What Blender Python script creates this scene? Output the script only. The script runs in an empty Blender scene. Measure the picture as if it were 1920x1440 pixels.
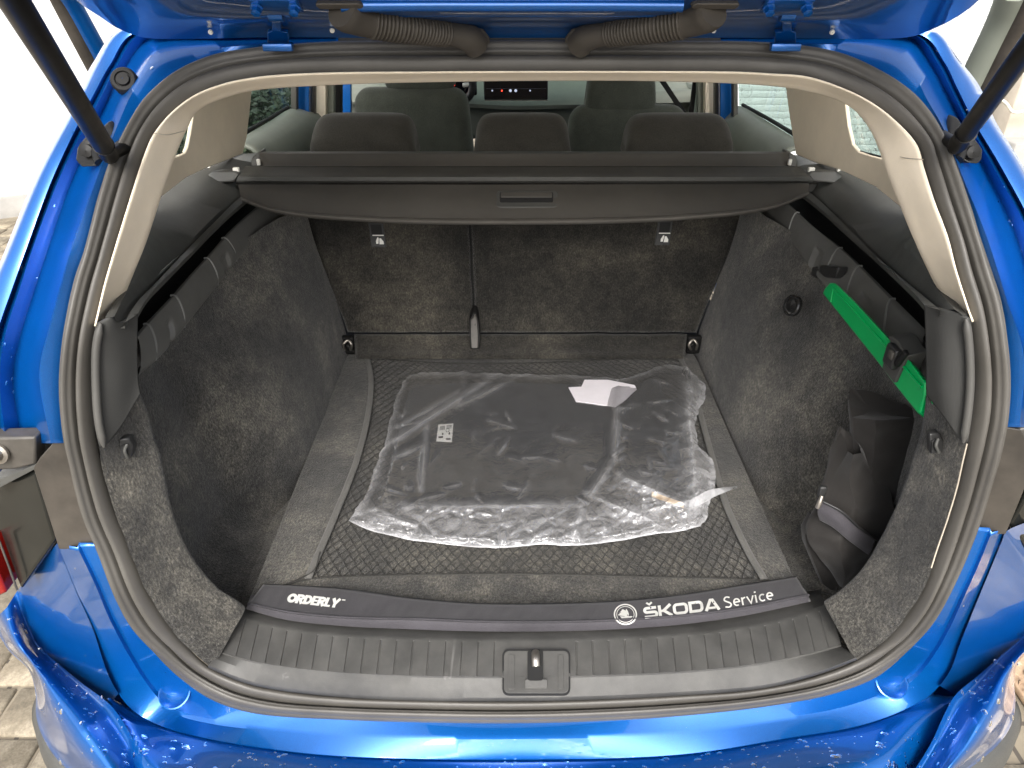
import bpy, bmesh, math, random
import numpy as np
from mathutils import Vector, Matrix, noise as mnoise

random.seed(7)
rng = np.random.default_rng(7)
R = math.radians
scene = bpy.context.scene
COL = scene.collection

# ------------------------------------------------------------------ camera
F = 1350.0                      # focal length in pixels of a 1920 px wide frame
PITCH = R(31.4)
CAM = np.array([0.0, 0.0, 1.635])
cam_d = bpy.data.cameras.new('camera')
cam_d.sensor_width = 36.0
cam_d.lens = F / 1920 * 36.0
cam_d.clip_start = 0.02
cam_d.clip_end = 500
cam = bpy.data.objects.new('camera', cam_d)
cam.location = CAM
cam.rotation_euler = (math.pi / 2 - PITCH, 0, 0)
COL.objects.link(cam)
scene.camera = cam

# ------------------------------------------------------------------ sky, sun, exposure
SUN_EL, SUN_AZ = R(42), R(184)          # overcast light from high behind the camera
w = bpy.data.worlds.new('World')
scene.world = w
w.use_nodes = True
nt = w.node_tree
for n in list(nt.nodes):
    nt.nodes.remove(n)
sky = nt.nodes.new('ShaderNodeTexSky')
sky.sky_type = 'NISHITA'
sky.sun_disc = False
sky.sun_elevation = SUN_EL
sky.sun_rotation = SUN_AZ
sky.air_density = 1.0
sky.dust_density = 5.0
sky.ozone_density = 0.6
hsv = nt.nodes.new('ShaderNodeHueSaturation')
hsv.inputs['Saturation'].default_value = 0.30      # cloud cover: nearly grey-white sky
bg = nt.nodes.new('ShaderNodeBackground')
bg.inputs['Strength'].default_value = 0.15
out = nt.nodes.new('ShaderNodeOutputWorld')
nt.links.new(sky.outputs[0], hsv.inputs['Color'])
nt.links.new(hsv.outputs[0], bg.inputs['Color'])
nt.links.new(bg.outputs[0], out.inputs['Surface'])

sd = bpy.data.lights.new('sun', 'SUN')
sd.energy = 1.0
sd.angle = R(24)
sd.color = (1.0, 0.96, 0.90)
sun = bpy.data.objects.new('sun', sd)
COL.objects.link(sun)
# direction towards the sun; Nishita rotation is measured from +Y clockwise
sv = Vector((math.sin(SUN_AZ) * math.cos(SUN_EL), math.cos(SUN_AZ) * math.cos(SUN_EL), math.sin(SUN_EL)))
sun.rotation_euler = sv.to_track_quat('Z', 'Y').to_euler()
sun.location = (0, -3, 6)

vs = scene.view_settings
vs.view_transform = 'Standard'
vs.look = 'None'
vs.gamma = 1.0
vs.exposure = 1.38
vs.use_curve_mapping = False

# ------------------------------------------------------------------ rays of the measured photograph -> points on real surfaces
cp, sp = math.cos(PITCH), math.sin(PITCH)


def ray(px, py):
    u, v = (px - 960) / F, (py - 720) / F
    return np.array([u, cp - v * sp, -sp - v * cp])


def PY(px, py, Y):
    d = ray(px, py)
    return CAM + d * (Y / d[1])


def PZ(px, py, Z):
    d = ray(px, py)
    return CAM + d * ((Z - CAM[2]) / d[2])


def PX(px, py, X):
    d = ray(px, py)
    return CAM + d * (X / d[0])


AP_Y = [(30, 1.13), (70, 1.12), (100, 1.10), (150, 1.05), (250, .955), (400, .87), (600, .80), (800, .765),
        (1000, .745), (1250, .70), (1345, .68), (1480, .66)]
_ay = np.array(AP_Y)


def A(px, py, off=0.0):
    """point in the plane of the tailgate aperture (raked above, upright below, bowed at the sill)"""
    y = np.interp(py, _ay[:, 0], _ay[:, 1])
    t = min(max((py - 1080) / 260.0, 0), 1)
    t = t * t * (3 - 2 * t)
    y += t * .05 * ((px - 1000) / 700.0) ** 2
    return PY(px, py, y + off)


# ------------------------------------------------------------------ mesh helpers
def sm(a, b, x):
    t = min(max((x - a) / (b - a), 0), 1)
    return t * t * (3 - 2 * t)


def crom(P, n, arc=True):
    P = np.asarray(P, float)
    if len(P) == 2:
        t = np.linspace(0, 1, n)[:, None]
        return P[0] * (1 - t) + P[1] * t
    Q = np.vstack([2 * P[0] - P[1], P, 2 * P[-1] - P[-2]])
    m = 24
    pts = []
    for i in range(1, len(Q) - 2):
        p0, p1, p2, p3 = Q[i - 1], Q[i], Q[i + 1], Q[i + 2]
        d01, d12, d23 = [max(np.linalg.norm(b - a) ** .5, 1e-6) for a, b in ((p0, p1), (p1, p2), (p2, p3))]
        m1 = (p2 - p1) + d12 * ((p1 - p0) / d01 - (p2 - p0) / (d01 + d12))
        m2 = (p2 - p1) + d12 * ((p3 - p2) / d23 - (p3 - p1) / (d12 + d23))
        for k in range(m):
            t = k / m
            a = 2 * t ** 3 - 3 * t ** 2 + 1
            b = t ** 3 - 2 * t ** 2 + t
            c = -2 * t ** 3 + 3 * t ** 2
            d = t ** 3 - t ** 2
            pts.append(a * p1 + b * m1 + c * p2 + d * m2)
    pts.append(Q[-2])
    pts = np.array(pts)
    if arc:
        s = np.concatenate([[0], np.cumsum(np.linalg.norm(np.diff(pts, axis=0), axis=1))])
        s /= s[-1]
    else:
        s = np.linspace(0, 1, len(pts))
    tt = np.linspace(0, 1, n)
    return np.stack([np.interp(tt, s, pts[:, k]) for k in range(3)], 1)


def mesh_obj(name, V, Fc, m, parent=None, smooth=True, sharp=40, face_cam=False, mats=None):
    V = np.asarray(V, float)
    me = bpy.data.meshes.new(name)
    me.from_pydata([tuple(v) for v in V], [], [tuple(int(i) for i in f) for f in Fc])
    me.update()
    if face_cam:
        s = 0.0
        for p in me.polygons:
            s += p.area * p.normal.dot((Vector(CAM) - p.center).normalized())
        if s < 0:
            me.flip_normals()
    if smooth:
        me.polygons.foreach_set('use_smooth', [True] * len(me.polygons))
        if sharp is not None:
            me.set_sharp_from_angle(angle=R(sharp))
    for mm in (m if isinstance(m, (list, tuple)) else [m]):
        me.materials.append(mm)
    o = bpy.data.objects.new(name, me)
    COL.objects.link(o)
    if parent is not None:
        put(o, parent)
    return o


def put(o, parent):
    o.parent = parent
    o.matrix_parent_inverse = Matrix.Translation(-abs_loc(parent))


def abs_loc(o):
    return Vector(o.location) if o.type == 'EMPTY' else Vector((0, 0, 0))


def thing(name, label, cat, loc, group=None):
    o = bpy.data.objects.new(name, None)
    o.empty_display_size = .1
    COL.objects.link(o)
    o.location = loc
    tag(o, label, cat, group)
    return o


def tag(o, label, cat, group=None):
    o['label'] = label
    o['category'] = cat
    if group:
        o['group'] = group
    return o


def solid(o, t, off=-1):
    md = o.modifiers.new('thickness', 'SOLIDIFY')
    md.thickness = t
    md.offset = off
    return o


def bevel(o, wd, seg=2, ang=35):
    md = o.modifiers.new('bevel', 'BEVEL')
    md.width = wd
    md.segments = seg
    md.limit_method = 'ANGLE'
    md.angle_limit = R(ang)
    return o


def subsurf(o, n=1):
    md = o.modifiers.new('smooth', 'SUBSURF')
    md.levels = n
    md.render_levels = n
    return o


def grid_faces(nr, nc, closed=False):
    f = []
    for i in range(nr - 1):
        for j in range(nc if closed else nc - 1):
            j2 = (j + 1) % nc
            f.append((i * nc + j, i * nc + j2, (i + 1) * nc + j2, (i + 1) * nc + j))
    return f


def loft(name, rows, m, parent=None, n=60, nv=None, arc=True, thick=None, sharp=40, closed=False, warp=None, face_cam=True):
    Rw = [crom(r, n, arc) for r in rows]
    G = np.array(Rw)
    if nv:
        G = np.array([crom(G[:, j], nv, True) for j in range(n)]).transpose(1, 0, 2)
    if warp:
        G = warp(G)
    o = mesh_obj(name, G.reshape(-1, 3), grid_faces(G.shape[0], n, closed), m, parent, True, sharp, face_cam)
    if thick:
        solid(o, thick)
    return o


def prism(name, pts, vec, m, parent=None, bev=0.0, seg=2, smooth=True):
    """polygon with real thickness: pts extruded along vec"""
    pts = [np.asarray(p, float) for p in pts]
    vec = np.asarray(vec, float)
    n = len(pts)
    V = pts + [p + vec for p in pts]
    Fc = [list(range(n)), list(range(2 * n - 1, n - 1, -1))]
    for i in range(n):
        j = (i + 1) % n
        Fc.append((i, i + n, j + n, j))
    bm = bmesh.new()
    bv = [bm.verts.new(v) for v in V]
    for f in Fc:
        bm.faces.new([bv[i] for i in f])
    bmesh.ops.recalc_face_normals(bm, faces=bm.faces)
    me = bpy.data.meshes.new(name)
    bm.to_mesh(me)
    bm.free()
    me.materials.append(m)
    o = bpy.data.objects.new(name, me)
    COL.objects.link(o)
    if smooth:
        me.polygons.foreach_set('use_smooth', [True] * len(me.polygons))
        me.set_sharp_from_angle(angle=R(35))
    if parent is not None:
        put(o, parent)
    if bev:
        bevel(o, bev, seg)
    return o


def box(name, c, s, m, parent=None, bev=.005, seg=3, rot=None, taper=None, shear=None, sub=None):
    """bevelled box; taper scales the top, shear moves the top in y"""
    bm = bmesh.new()
    bmesh.ops.create_cube(bm, size=1.0)
    for v in bm.verts:
        x, y, z = v.co
        if taper and z > 0:
            x *= taper[0]
            y *= taper[1]
        v.co = Vector((x * s[0], y * s[1], z * s[2]))
        if shear and z > 0:
            v.co.y += shear
    if bev:
        bmesh.ops.bevel(bm, geom=list(bm.edges), offset=bev, segments=seg, profile=.5, affect='EDGES')
    M = Matrix.Translation(Vector(c)) @ (rot.to_4x4() if rot else Matrix.Identity(4))
    bmesh.ops.transform(bm, matrix=M, verts=bm.verts)
    me = bpy.data.meshes.new(name)
    bm.to_mesh(me)
    bm.free()
    me.polygons.foreach_set('use_smooth', [True] * len(me.polygons))
    me.set_sharp_from_angle(angle=R(50))
    me.materials.append(m)
    o = bpy.data.objects.new(name, me)
    COL.objects.link(o)
    if parent is not None:
        put(o, parent)
    return o


def frame_at(t):
    t = t / np.linalg.norm(t)
    h = np.array([0, 0, 1.0]) if abs(t[2]) < .9 else np.array([1.0, 0, 0])
    a = np.cross(t, h)
    a /= np.linalg.norm(a)
    b = np.cross(a, t)
    return a, b


def tube_data(P, r, seg=10, cap=True):
    P = np.asarray(P, float)
    n = len(P)
    rr = np.full(n, r) if np.isscalar(r) else np.asarray(r, float)
    V, Fc = [], []
    for i in range(n):
        t = P[min(i + 1, n - 1)] - P[max(i - 1, 0)]
        if i == 0:
            a, b = frame_at(t)
        else:                                   # carry the frame along so that the tube never twists
            t = t / np.linalg.norm(t)
            a = a - np.dot(a, t) * t
            a = a / np.linalg.norm(a)
            b = np.cross(a, t)
        for k in range(seg):
            an = 2 * math.pi * k / seg
            V.append(P[i] + rr[i] * (math.cos(an) * a + math.sin(an) * b))
    Fc = [tuple(f) for f in grid_faces(n, seg, True)]
    if cap:
        Fc.append(tuple(range(seg - 1, -1, -1)))
        Fc.append(tuple(range((n - 1) * seg, n * seg)))
    return V, Fc


def tube(name, P, r, m, parent=None, seg=12, cap=True):
    V, Fc = tube_data(P, r, seg, cap)
    return mesh_obj(name, V, Fc, m, parent, True, 50)


def join_data(lst):
    V, Fc, o = [], [], 0
    for v, f in lst:
        V += list(v)
        Fc += [tuple(i + o for i in ff) for ff in f]
        o += len(v)
    return V, Fc


def dome(name, c, nrm, r, h, m, parent=None, seg=24, rings=6, inner=0.0):
    """shallow dome (h>0) or dish (h<0) about c facing nrm"""
    nrm = np.asarray(nrm, float)
    nrm /= np.linalg.norm(nrm)
    a, b = frame_at(nrm)
    V, Fc = [np.asarray(c) + nrm * h], []
    for i in range(1, rings + 1):
        t = i / rings
        rad = r * math.sin(t * math.pi / 2)
        hh = h * math.cos(t * math.pi / 2)
        for k in range(seg):
            an = 2 * math.pi * k / seg
            V.append(np.asarray(c) + nrm * hh + rad * (math.cos(an) * a + math.sin(an) * b))
    for k in range(seg):
        Fc.append((0, 1 + k, 1 + (k + 1) % seg))
    for i in range(rings - 1):
        for k in range(seg):
            k2 = (k + 1) % seg
            Fc.append((1 + i * seg + k, 1 + (i + 1) * seg + k, 1 + (i + 1) * seg + k2, 1 + i * seg + k2))
    return mesh_obj(name, V, Fc, m, parent, True, 60, True)


def lathe(name, c, nrm, prof, m, parent=None, seg=28):
    nrm = np.asarray(nrm, float)
    nrm /= np.linalg.norm(nrm)
    a, b = frame_at(nrm)
    V = []
    for (rad, hh) in prof:
        for k in range(seg):
            an = 2 * math.pi * k / seg
            V.append(np.asarray(c) + nrm * hh + rad * (math.cos(an) * a + math.sin(an) * b))
    Fc = grid_faces(len(prof), seg, True)
    return mesh_obj(name, V, Fc, m, parent, True, 40, True)


# ------------------------------------------------------------------ materials
def new_mat(name):
    m = bpy.data.materials.new(name)
    m.use_nodes = True
    t = m.node_tree
    return m, t, t.nodes['Principled BSDF']


def add_noise(t, scale, detail=4, rough=.6, stretch=None, dist=0.0):
    tc = t.nodes.new('ShaderNodeTexCoord')
    src = tc.outputs['Object']
    if stretch:
        mp = t.nodes.new('ShaderNodeMapping')
        mp.inputs['Scale'].default_value = stretch
        t.links.new(src, mp.inputs[0])
        src = mp.outputs[0]
    nz = t.nodes.new('ShaderNodeTexNoise')
    nz.inputs['Scale'].default_value = scale
    nz.inputs['Detail'].default_value = detail
    nz.inputs['Roughness'].default_value = rough
    nz.inputs['Distortion'].default_value = dist
    t.links.new(src, nz.inputs['Vector'])
    return nz


def ramp(t, src, stops):
    r = t.nodes.new('ShaderNodeValToRGB')
    e = r.color_ramp.elements
    while len(e) < len(stops):
        e.new(.5)
    for el, (p, c) in zip(e, stops):
        el.position = p
        el.color = (*c, 1) if len(c) == 3 else c
    t.links.new(src, r.inputs[0])
    return r


def add_bump(t, b, src, strength, dist, prev=None):
    bp = t.nodes.new('ShaderNodeBump')
    bp.inputs['Strength'].default_value = strength
    bp.inputs['Distance'].default_value = dist
    t.links.new(src, bp.inputs['Height'])
    if prev is not None:
        t.links.new(prev.outputs[0], bp.inputs['Normal'])
    t.links.new(bp.outputs[0], b.inputs['Normal'])
    return bp


def mix_rgb(t, a, b, fac, mode='MIX'):
    mx = t.nodes.new('ShaderNodeMix')
    mx.data_type = 'RGBA'
    mx.blend_type = mode
    for s, v in ((mx.inputs[6], a), (mx.inputs[7], b), (mx.inputs[0], fac)):
        if hasattr(v, 'is_linked') or hasattr(v, 'links'):
            t.links.new(v, s)
        else:
            s.default_value = v
    return mx.outputs[2]


def plastic(name, col, rough=.5, var=.25, scale=9, grain=0.0, gscale=900, spec=.5):
    m, t, b = new_mat(name)
    b.inputs['Roughness'].default_value = rough
    b.inputs['Specular IOR Level'].default_value = spec
    nz = add_noise(t, scale, 6, .65)
    lo = tuple(c * (1 - var) for c in col)
    hi = tuple(min(1, c * (1 + var)) for c in col)
    rp = ramp(t, nz.outputs[0], [(.3, lo), (.7, hi)])
    t.links.new(rp.outputs[0], b.inputs['Base Color'])
    n2 = add_noise(t, scale * 5, 5)
    mr = t.nodes.new('ShaderNodeMapRange')
    mr.inputs[3].default_value = max(.05, rough - .08)
    mr.inputs[4].default_value = min(1, rough + .1)
    t.links.new(n2.outputs[0], mr.inputs[0])
    t.links.new(mr.outputs[0], b.inputs['Roughness'])
    if grain:
        n3 = add_noise(t, gscale, 2)
        add_bump(t, b, n3.outputs[0], grain, .0006)
    return m


def carpet(name, lo, mid, hi, patch=5.0, pile=260, stretch=(1, 1, 1)):
    m, t, b = new_mat(name)
    b.inputs['Roughness'].default_value = .95
    b.inputs['Specular IOR Level'].default_value = .15
    b.inputs['Sheen Weight'].default_value = .25
    b.inputs['Sheen Roughness'].default_value = .5
    n1 = add_noise(t, pile, 5, .72, stretch, .25)
    c1 = ramp(t, n1.outputs[0], [(.37, lo), (.51, mid), (.67, hi)])
    n2 = add_noise(t, patch, 7, .62)
    c2 = ramp(t, n2.outputs[0], [(.37, (.40, .40, .405)), (.50, (.88, .86, .82)), (.63, (1.95, 1.88, 1.72))])
    c2.color_ramp.elements[2].color = (1.95, 1.88, 1.72, 1)
    n4 = add_noise(t, 38, 6, .7)
    c4 = ramp(t, n4.outputs[0], [(.40, (.65, .65, .66)), (.66, (1.35, 1.33, 1.27))])
    col = mix_rgb(t, c1.outputs[0], c2.outputs[0], .85, 'MULTIPLY')
    col = mix_rgb(t, col, c4.outputs[0], .8, 'MULTIPLY')
    # pale lint and fibres
    vo = t.nodes.new('ShaderNodeTexVoronoi')
    vo.inputs['Scale'].default_value = 130
    tc = t.nodes.new('ShaderNodeTexCoord')
    t.links.new(tc.outputs['Object'], vo.inputs['Vector'])
    n5 = add_noise(t, 22, 3)
    th = t.nodes.new('ShaderNodeMath')
    th.operation = 'MULTIPLY'
    th.inputs[1].default_value = .23
    t.links.new(n5.outputs[0], th.inputs[0])
    ls = t.nodes.new('ShaderNodeMath')
    ls.operation = 'LESS_THAN'
    t.links.new(vo.outputs['Distance'], ls.inputs[0])
    t.links.new(th.outputs[0], ls.inputs[1])
    fm = t.nodes.new('ShaderNodeMath')
    fm.operation = 'MULTIPLY'
    fm.inputs[1].default_value = .35
    t.links.new(ls.outputs[0], fm.inputs[0])
    col = mix_rgb(t, col, (hi[0] * 1.8, hi[1] * 1.8, hi[2] * 1.7, 1), fm.outputs[0])
    t.links.new(col, b.inputs['Base Color'])
    b1 = add_bump(t, b, n1.outputs[0], .9, .004)
    add_bump(t, b, n4.outputs[0], .5, .006, b1)
    return m


def fabric(name, col, rough=.9, scale=500, bump=.4):
    m, t, b = new_mat(name)
    b.inputs['Roughness'].default_value = rough
    b.inputs['Specular IOR Level'].default_value = .2
    b.inputs['Sheen Weight'].default_value = .15
    n1 = add_noise(t, scale, 3)
    n2 = add_noise(t, 14, 6)
    c1 = ramp(t, n1.outputs[0], [(.3, tuple(c * .75 for c in col)), (.7, tuple(c * 1.25 for c in col))])
    c2 = ramp(t, n2.outputs[0], [(.3, (.75, .75, .75)), (.7, (1.2, 1.2, 1.2))])
    t.links.new(mix_rgb(t, c1.outputs[0], c2.outputs[0], .7, 'MULTIPLY'), b.inputs['Base Color'])
    add_bump(t, b, n1.outputs[0], bump, .001)
    return m


M = {}
# metallic blue paint with clear coat
m, t, b = new_mat('blue_metallic_paint')
b.inputs['Metallic'].default_value = .55
b.inputs['Roughness'].default_value = .34
b.inputs['Coat Weight'].default_value = 1.0
b.inputs['Coat Roughness'].default_value = .025
b.inputs['Coat IOR'].default_value = 1.45
nz = add_noise(t, 2600, 2)
rp = ramp(t, nz.outputs[0], [(.35, (.0, .066, .29)), (.65, (.0, .132, .46))])
n2 = add_noise(t, 7, 8, .7)
c2 = ramp(t, n2.outputs[0], [(.35, (.90, .90, .90)), (.65, (1.06, 1.06, 1.06))])
t.links.new(mix_rgb(t, rp.outputs[0], c2.outputs[0], 1.0, 'MULTIPLY'), b.inputs['Base Color'])
n3 = add_noise(t, 60, 8, .8)
r3 = ramp(t, n3.outputs[0], [(.45, (.02, .02, .02)), (.75, (.14, .14, .14))])
t.links.new(r3.outputs[0], b.inputs['Coat Roughness'])
M['blue'] = m

M['rubber'] = plastic('seal_rubber', (.074, .069, .061), .48, .22, 6, .25, 700)
M['rubber_dark'] = plastic('dark_rubber', (.009, .0088, .0085), .65, .2, 6, spec=.25)
M['black'] = plastic('black_plastic', (.020, .020, .020), .42, .25, 10, .5, 1100)
M['trim'] = plastic('grained_trim_plastic', (.062, .062, .057), .55, .18, 7, .6, 1000)
M['sill'] = plastic('sill_plastic', (.060, .059, .056), .56, .28, 11, .5, 1000)
t = M['sill'].node_tree
b = t.nodes['Principled BSDF']
src = b.inputs['Base Color'].links[0].from_socket
s1 = add_noise(t, 60, 2, .5, (1, .06, 1), .3)
s2 = add_noise(t, 6, 4, .6)
r1_ = ramp(t, s1.outputs[0], [(.68, (0, 0, 0)), (.74, (1, 1, 1))])
r2_ = ramp(t, s2.outputs[0], [(.50, (0, 0, 0)), (.66, (.5, .5, .5))])
mm_ = mix_rgb(t, r1_.outputs[0], r2_.outputs[0], 1.0, 'MULTIPLY')
d1_ = add_noise(t, 18, 8, .75)
rd_ = ramp(t, d1_.outputs[0], [(.40, (.80, .80, .80)), (.64, (1.35, 1.33, 1.28))])
cc_ = mix_rgb(t, src, rd_.outputs[0], .4, 'MULTIPLY')
t.links.new(mix_rgb(t, cc_, (.20, .195, .185, 1), mm_), b.inputs['Base Color'])
M['cover'] = plastic('cover_vinyl', (.062, .057, .049), .62, .12, 5, .5, 900)
M['beige'] = plastic('beige_trim', (.80, .70, .55), .75, .07, 8, .5, 900)
M['gloss'] = plastic('glossy_black_cap', (.015, .015, .015), .16, .1, 8)
M['hem'] = plastic('cover_hem', (.105, .097, .085), .6, .15, 9)
M['pillar'] = plastic('pillar_trim_plastic', (.036, .036, .034), .6, .15, 7, .6, 1000, .3)  # trim plastic darkened to offset the direct sun on these panels
M['lip'] = plastic('slot_lip_plastic', (.115, .114, .106), .5, .15, 9, .5, 1000)  # trim plastic lightened to make up for the shade on the lip
M['rib'] = plastic('lip_rib_plastic', (.20, .20, .19), .45, .1, 9)
M['nosing'] = plastic('pillar_nosing', (.060, .058, .053), .55, .15, 8)
M['void'] = plastic('shadow_cavity_plastic', (.010, .010, .010), .8, .1, 8)  # near-black puts the shade of gaps, slots and recesses into the colour
M['strut'] = plastic('strut_black_enamel', (.008, .0076, .007), .40, .25, 9, spec=.3)
M['conduit'] = plastic('conduit_rubber', (.060, .052, .042), .6, .2, 14)
M['steel'] = plastic('dull_steel', (.40, .37, .33), .35, .2, 30)
M['steel'].node_tree.nodes['Principled BSDF'].inputs['Metallic'].default_value = .9
M['galv'] = plastic('galvanised_bracket', (.055, .050, .043), .5, .35, 25)
M['grime'] = plastic('grimy_primer', (.045, .039, .032), .45, .4, 14)
M['smoke'] = plastic('smoked_lens', (.012, .0125, .011), .14, .3, 12, spec=.35)
M['red'] = plastic('red_lens', (.20, .008, .006), .12, .1, 8)
M['seat'] = fabric('seat_fabric', (.066, .063, .053), .95, 420)
M['seat2'] = fabric('front_seat_fabric', (.090, .098, .080), .95, 420)
M['dash'] = plastic('dash_foam', (.13, .14, .115), .7, .06, 6)
M['door'] = plastic('door_card', (.16, .175, .145), .6, .12, 6)
M['green'] = plastic('green_plastic', (.0, .40, .10), .35, .06, 10)
M['pouch'] = fabric('black_nylon', (.021, .019, .0175), .62, 900, .3)
M['flapcloth'] = fabric('sill_flap_cloth', (.046, .043, .049), .7, 800, .3)
M['strap'] = fabric('grey_webbing', (.105, .102, .095), .9, 600)
M['cord'] = fabric('black_cord', (.030, .029, .026), .8, 900)
M['mat'] = fabric('floor_mat_pile', (.030, .031, .033), .98, 300, .8)
M['white_print'] = plastic('white_print', (.86, .85, .80), .6, .03, 20)
M['paper'] = plastic('white_paper', (.80, .76, .80), .7, .05, 20)
M['kraft'] = plastic('brown_sticker', (.62, .42, .20), .6, .3, 60)
M['wall'] = plastic('white_render', (.86, .86, .85), .85, .03, 4)
M['plinth'] = plastic('grey_plinth', (.30, .29, .27), .85, .15, 6)
M['slat'] = plastic('white_shutter', (.50, .515, .51), .55, .05, 5)
M['beigewall'] = plastic('beige_render', (.40, .35, .28), .85, .15, 6)
M['white'] = plastic('white_cable', (.75, .72, .62), .5, .05, 8)
M['shield'] = plastic('white_clip', (.75, .74, .68), .5, .03, 8)

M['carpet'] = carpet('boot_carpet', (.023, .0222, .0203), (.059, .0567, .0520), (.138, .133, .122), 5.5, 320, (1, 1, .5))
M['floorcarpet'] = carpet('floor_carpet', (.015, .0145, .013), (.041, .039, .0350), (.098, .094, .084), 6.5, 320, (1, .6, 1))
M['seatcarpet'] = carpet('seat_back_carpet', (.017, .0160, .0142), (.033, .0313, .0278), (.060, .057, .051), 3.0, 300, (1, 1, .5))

# window glass
m, t, b = new_mat('window_glass')
t.nodes.remove(b)
tr = t.nodes.new('ShaderNodeBsdfTransparent')
tr.inputs[0].default_value = (.66, .74, .72, 1)
gl = t.nodes.new('ShaderNodeBsdfGlossy')
gl.inputs['Roughness'].default_value = .02
mx = t.nodes.new('ShaderNodeMixShader')
mx.inputs[0].default_value = .10
t.links.new(tr.outputs[0], mx.inputs[1])
t.links.new(gl.outputs[0], mx.inputs[2])
vo = t.nodes.new('ShaderNodeTexVoronoi')
vo.inputs['Scale'].default_value = 75
tc = t.nodes.new('ShaderNodeTexCoord')
t.links.new(tc.outputs['Object'], vo.inputs['Vector'])
rv = ramp(t, vo.outputs['Distance'], [(.18, (.55, .55, .55)), (.34, (0, 0, 0))])
nv_ = add_noise(t, 9, 4)
rn = ramp(t, nv_.outputs[0], [(.42, (.15, .15, .15)), (.60, (1, 1, 1))])
df = t.nodes.new('ShaderNodeBsdfGlossy')
df.inputs['Roughness'].default_value = .35
mx2 = t.nodes.new('ShaderNodeMixShader')
t.links.new(mix_rgb(t, rv.outputs[0], rn.outputs[0], 1.0, 'MULTIPLY'), mx2.inputs[0])
t.links.new(mx.outputs[0], mx2.inputs[1])
t.links.new(df.outputs[0], mx2.inputs[2])
t.links.new(mx2.outputs[0], t.nodes['Material Output'].inputs['Surface'])
M['glass'] = m

# water drops
m, t, b = new_mat('water')
b.inputs['Base Color'].default_value = (.9, .96, 1, 1)
b.inputs['Roughness'].default_value = .0
b.inputs['IOR'].default_value = 1.33
b.inputs['Transmission Weight'].default_value = 1.0
M['water'] = m

# clear plastic film
m, t, b = new_mat('clear_film')
t.nodes.remove(b)
tr = t.nodes.new('ShaderNodeBsdfTransparent')
tr.inputs[0].default_value = (.93, .93, .94, 1)
gl = t.nodes.new('ShaderNodeBsdfGlossy')
gl.inputs['Roughness'].default_value = .12
gl.inputs['Color'].default_value = (1, 1, 1, 1)
df = t.nodes.new('ShaderNodeBsdfDiffuse')
df.inputs['Color'].default_value = (.80, .80, .82, 1)
lw = t.nodes.new('ShaderNodeLayerWeight')
lw.inputs['Blend'].default_value = .42
tc = t.nodes.new('ShaderNodeTexCoord')
n1 = add_noise(t, 26, 6, .62, None, 1.4)
n2 = add_noise(t, 90, 4, .6, None, 1.0)
bp = t.nodes.new('ShaderNodeBump')
bp.inputs['Strength'].default_value = .10
bp.inputs['Distance'].default_value = .006
t.links.new(n1.outputs[0], bp.inputs['Height'])
bp2 = t.nodes.new('ShaderNodeBump')
bp2.inputs['Strength'].default_value = .08
bp2.inputs['Distance'].default_value = .002
t.links.new(n2.outputs[0], bp2.inputs['Height'])
t.links.new(bp.outputs[0], bp2.inputs['Normal'])
for nd in (gl, lw):
    t.links.new(bp2.outputs[0], nd.inputs['Normal'])
mr = t.nodes.new('ShaderNodeMapRange')
mr.inputs[1].default_value = 0
mr.inputs[2].default_value = 1
mr.inputs[3].default_value = .075
mr.inputs[4].default_value = .80
t.links.new(lw.outputs['Facing'], mr.inputs[0])
m1 = t.nodes.new('ShaderNodeMixShader')
t.links.new(mr.outputs[0], m1.inputs[0])
t.links.new(tr.outputs[0], m1.inputs[1])
t.links.new(gl.outputs[0], m1.inputs[2])
m2 = t.nodes.new('ShaderNodeMixShader')
r0 = ramp(t, n1.outputs[0], [(.38, (.5, .5, .5)), (.72, (1, 1, 1))])
at = t.nodes.new('ShaderNodeAttribute')
at.attribute_name = 'layers'
mh = t.nodes.new('ShaderNodeMath')
mh.operation = 'MULTIPLY'
t.links.new(r0.outputs[0], mh.inputs[0])
t.links.new(at.outputs['Fac'], mh.inputs[1])
t.links.new(mh.outputs[0], m2.inputs[0])
t.links.new(m1.outputs[0], m2.inputs[1])
t.links.new(df.outputs[0], m2.inputs[2])
t.links.new(m2.outputs[0], t.nodes['Material Output'].inputs['Surface'])
M['film'] = m
m = m.copy()
m.name = 'gathered_film'
for nd in m.node_tree.nodes:
    if nd.type == 'MATH':
        for lk in list(m.node_tree.links):
            if lk.to_node == nd and lk.to_socket == nd.inputs[1]:
                m.node_tree.links.remove(lk)
        nd.inputs[1].default_value = .5
M['film2'] = m

# touch screen and lit dashboard icons
m, t, b = new_mat('screen_glass')
b.inputs['Base Color'].default_value = (.004, .004, .008, 1)
b.inputs['Roughness'].default_value = .04
M['screen'] = m


def glow(name, col, s):
    m, t, b = new_mat(name)
    b.inputs['Base Color'].default_value = (*col, 1)
    b.inputs['Emission Color'].default_value = (*col, 1)
    b.inputs['Emission Strength'].default_value = s
    return m


M['glow_w'] = glow('lit_icon_white', (.55, .6, .75), .3)
M['line'] = plastic('screen_line', (.10, .10, .13), .3)
M['glow_r'] = glow('lit_icon_red', (1, .06, .03), 1.0)

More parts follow.
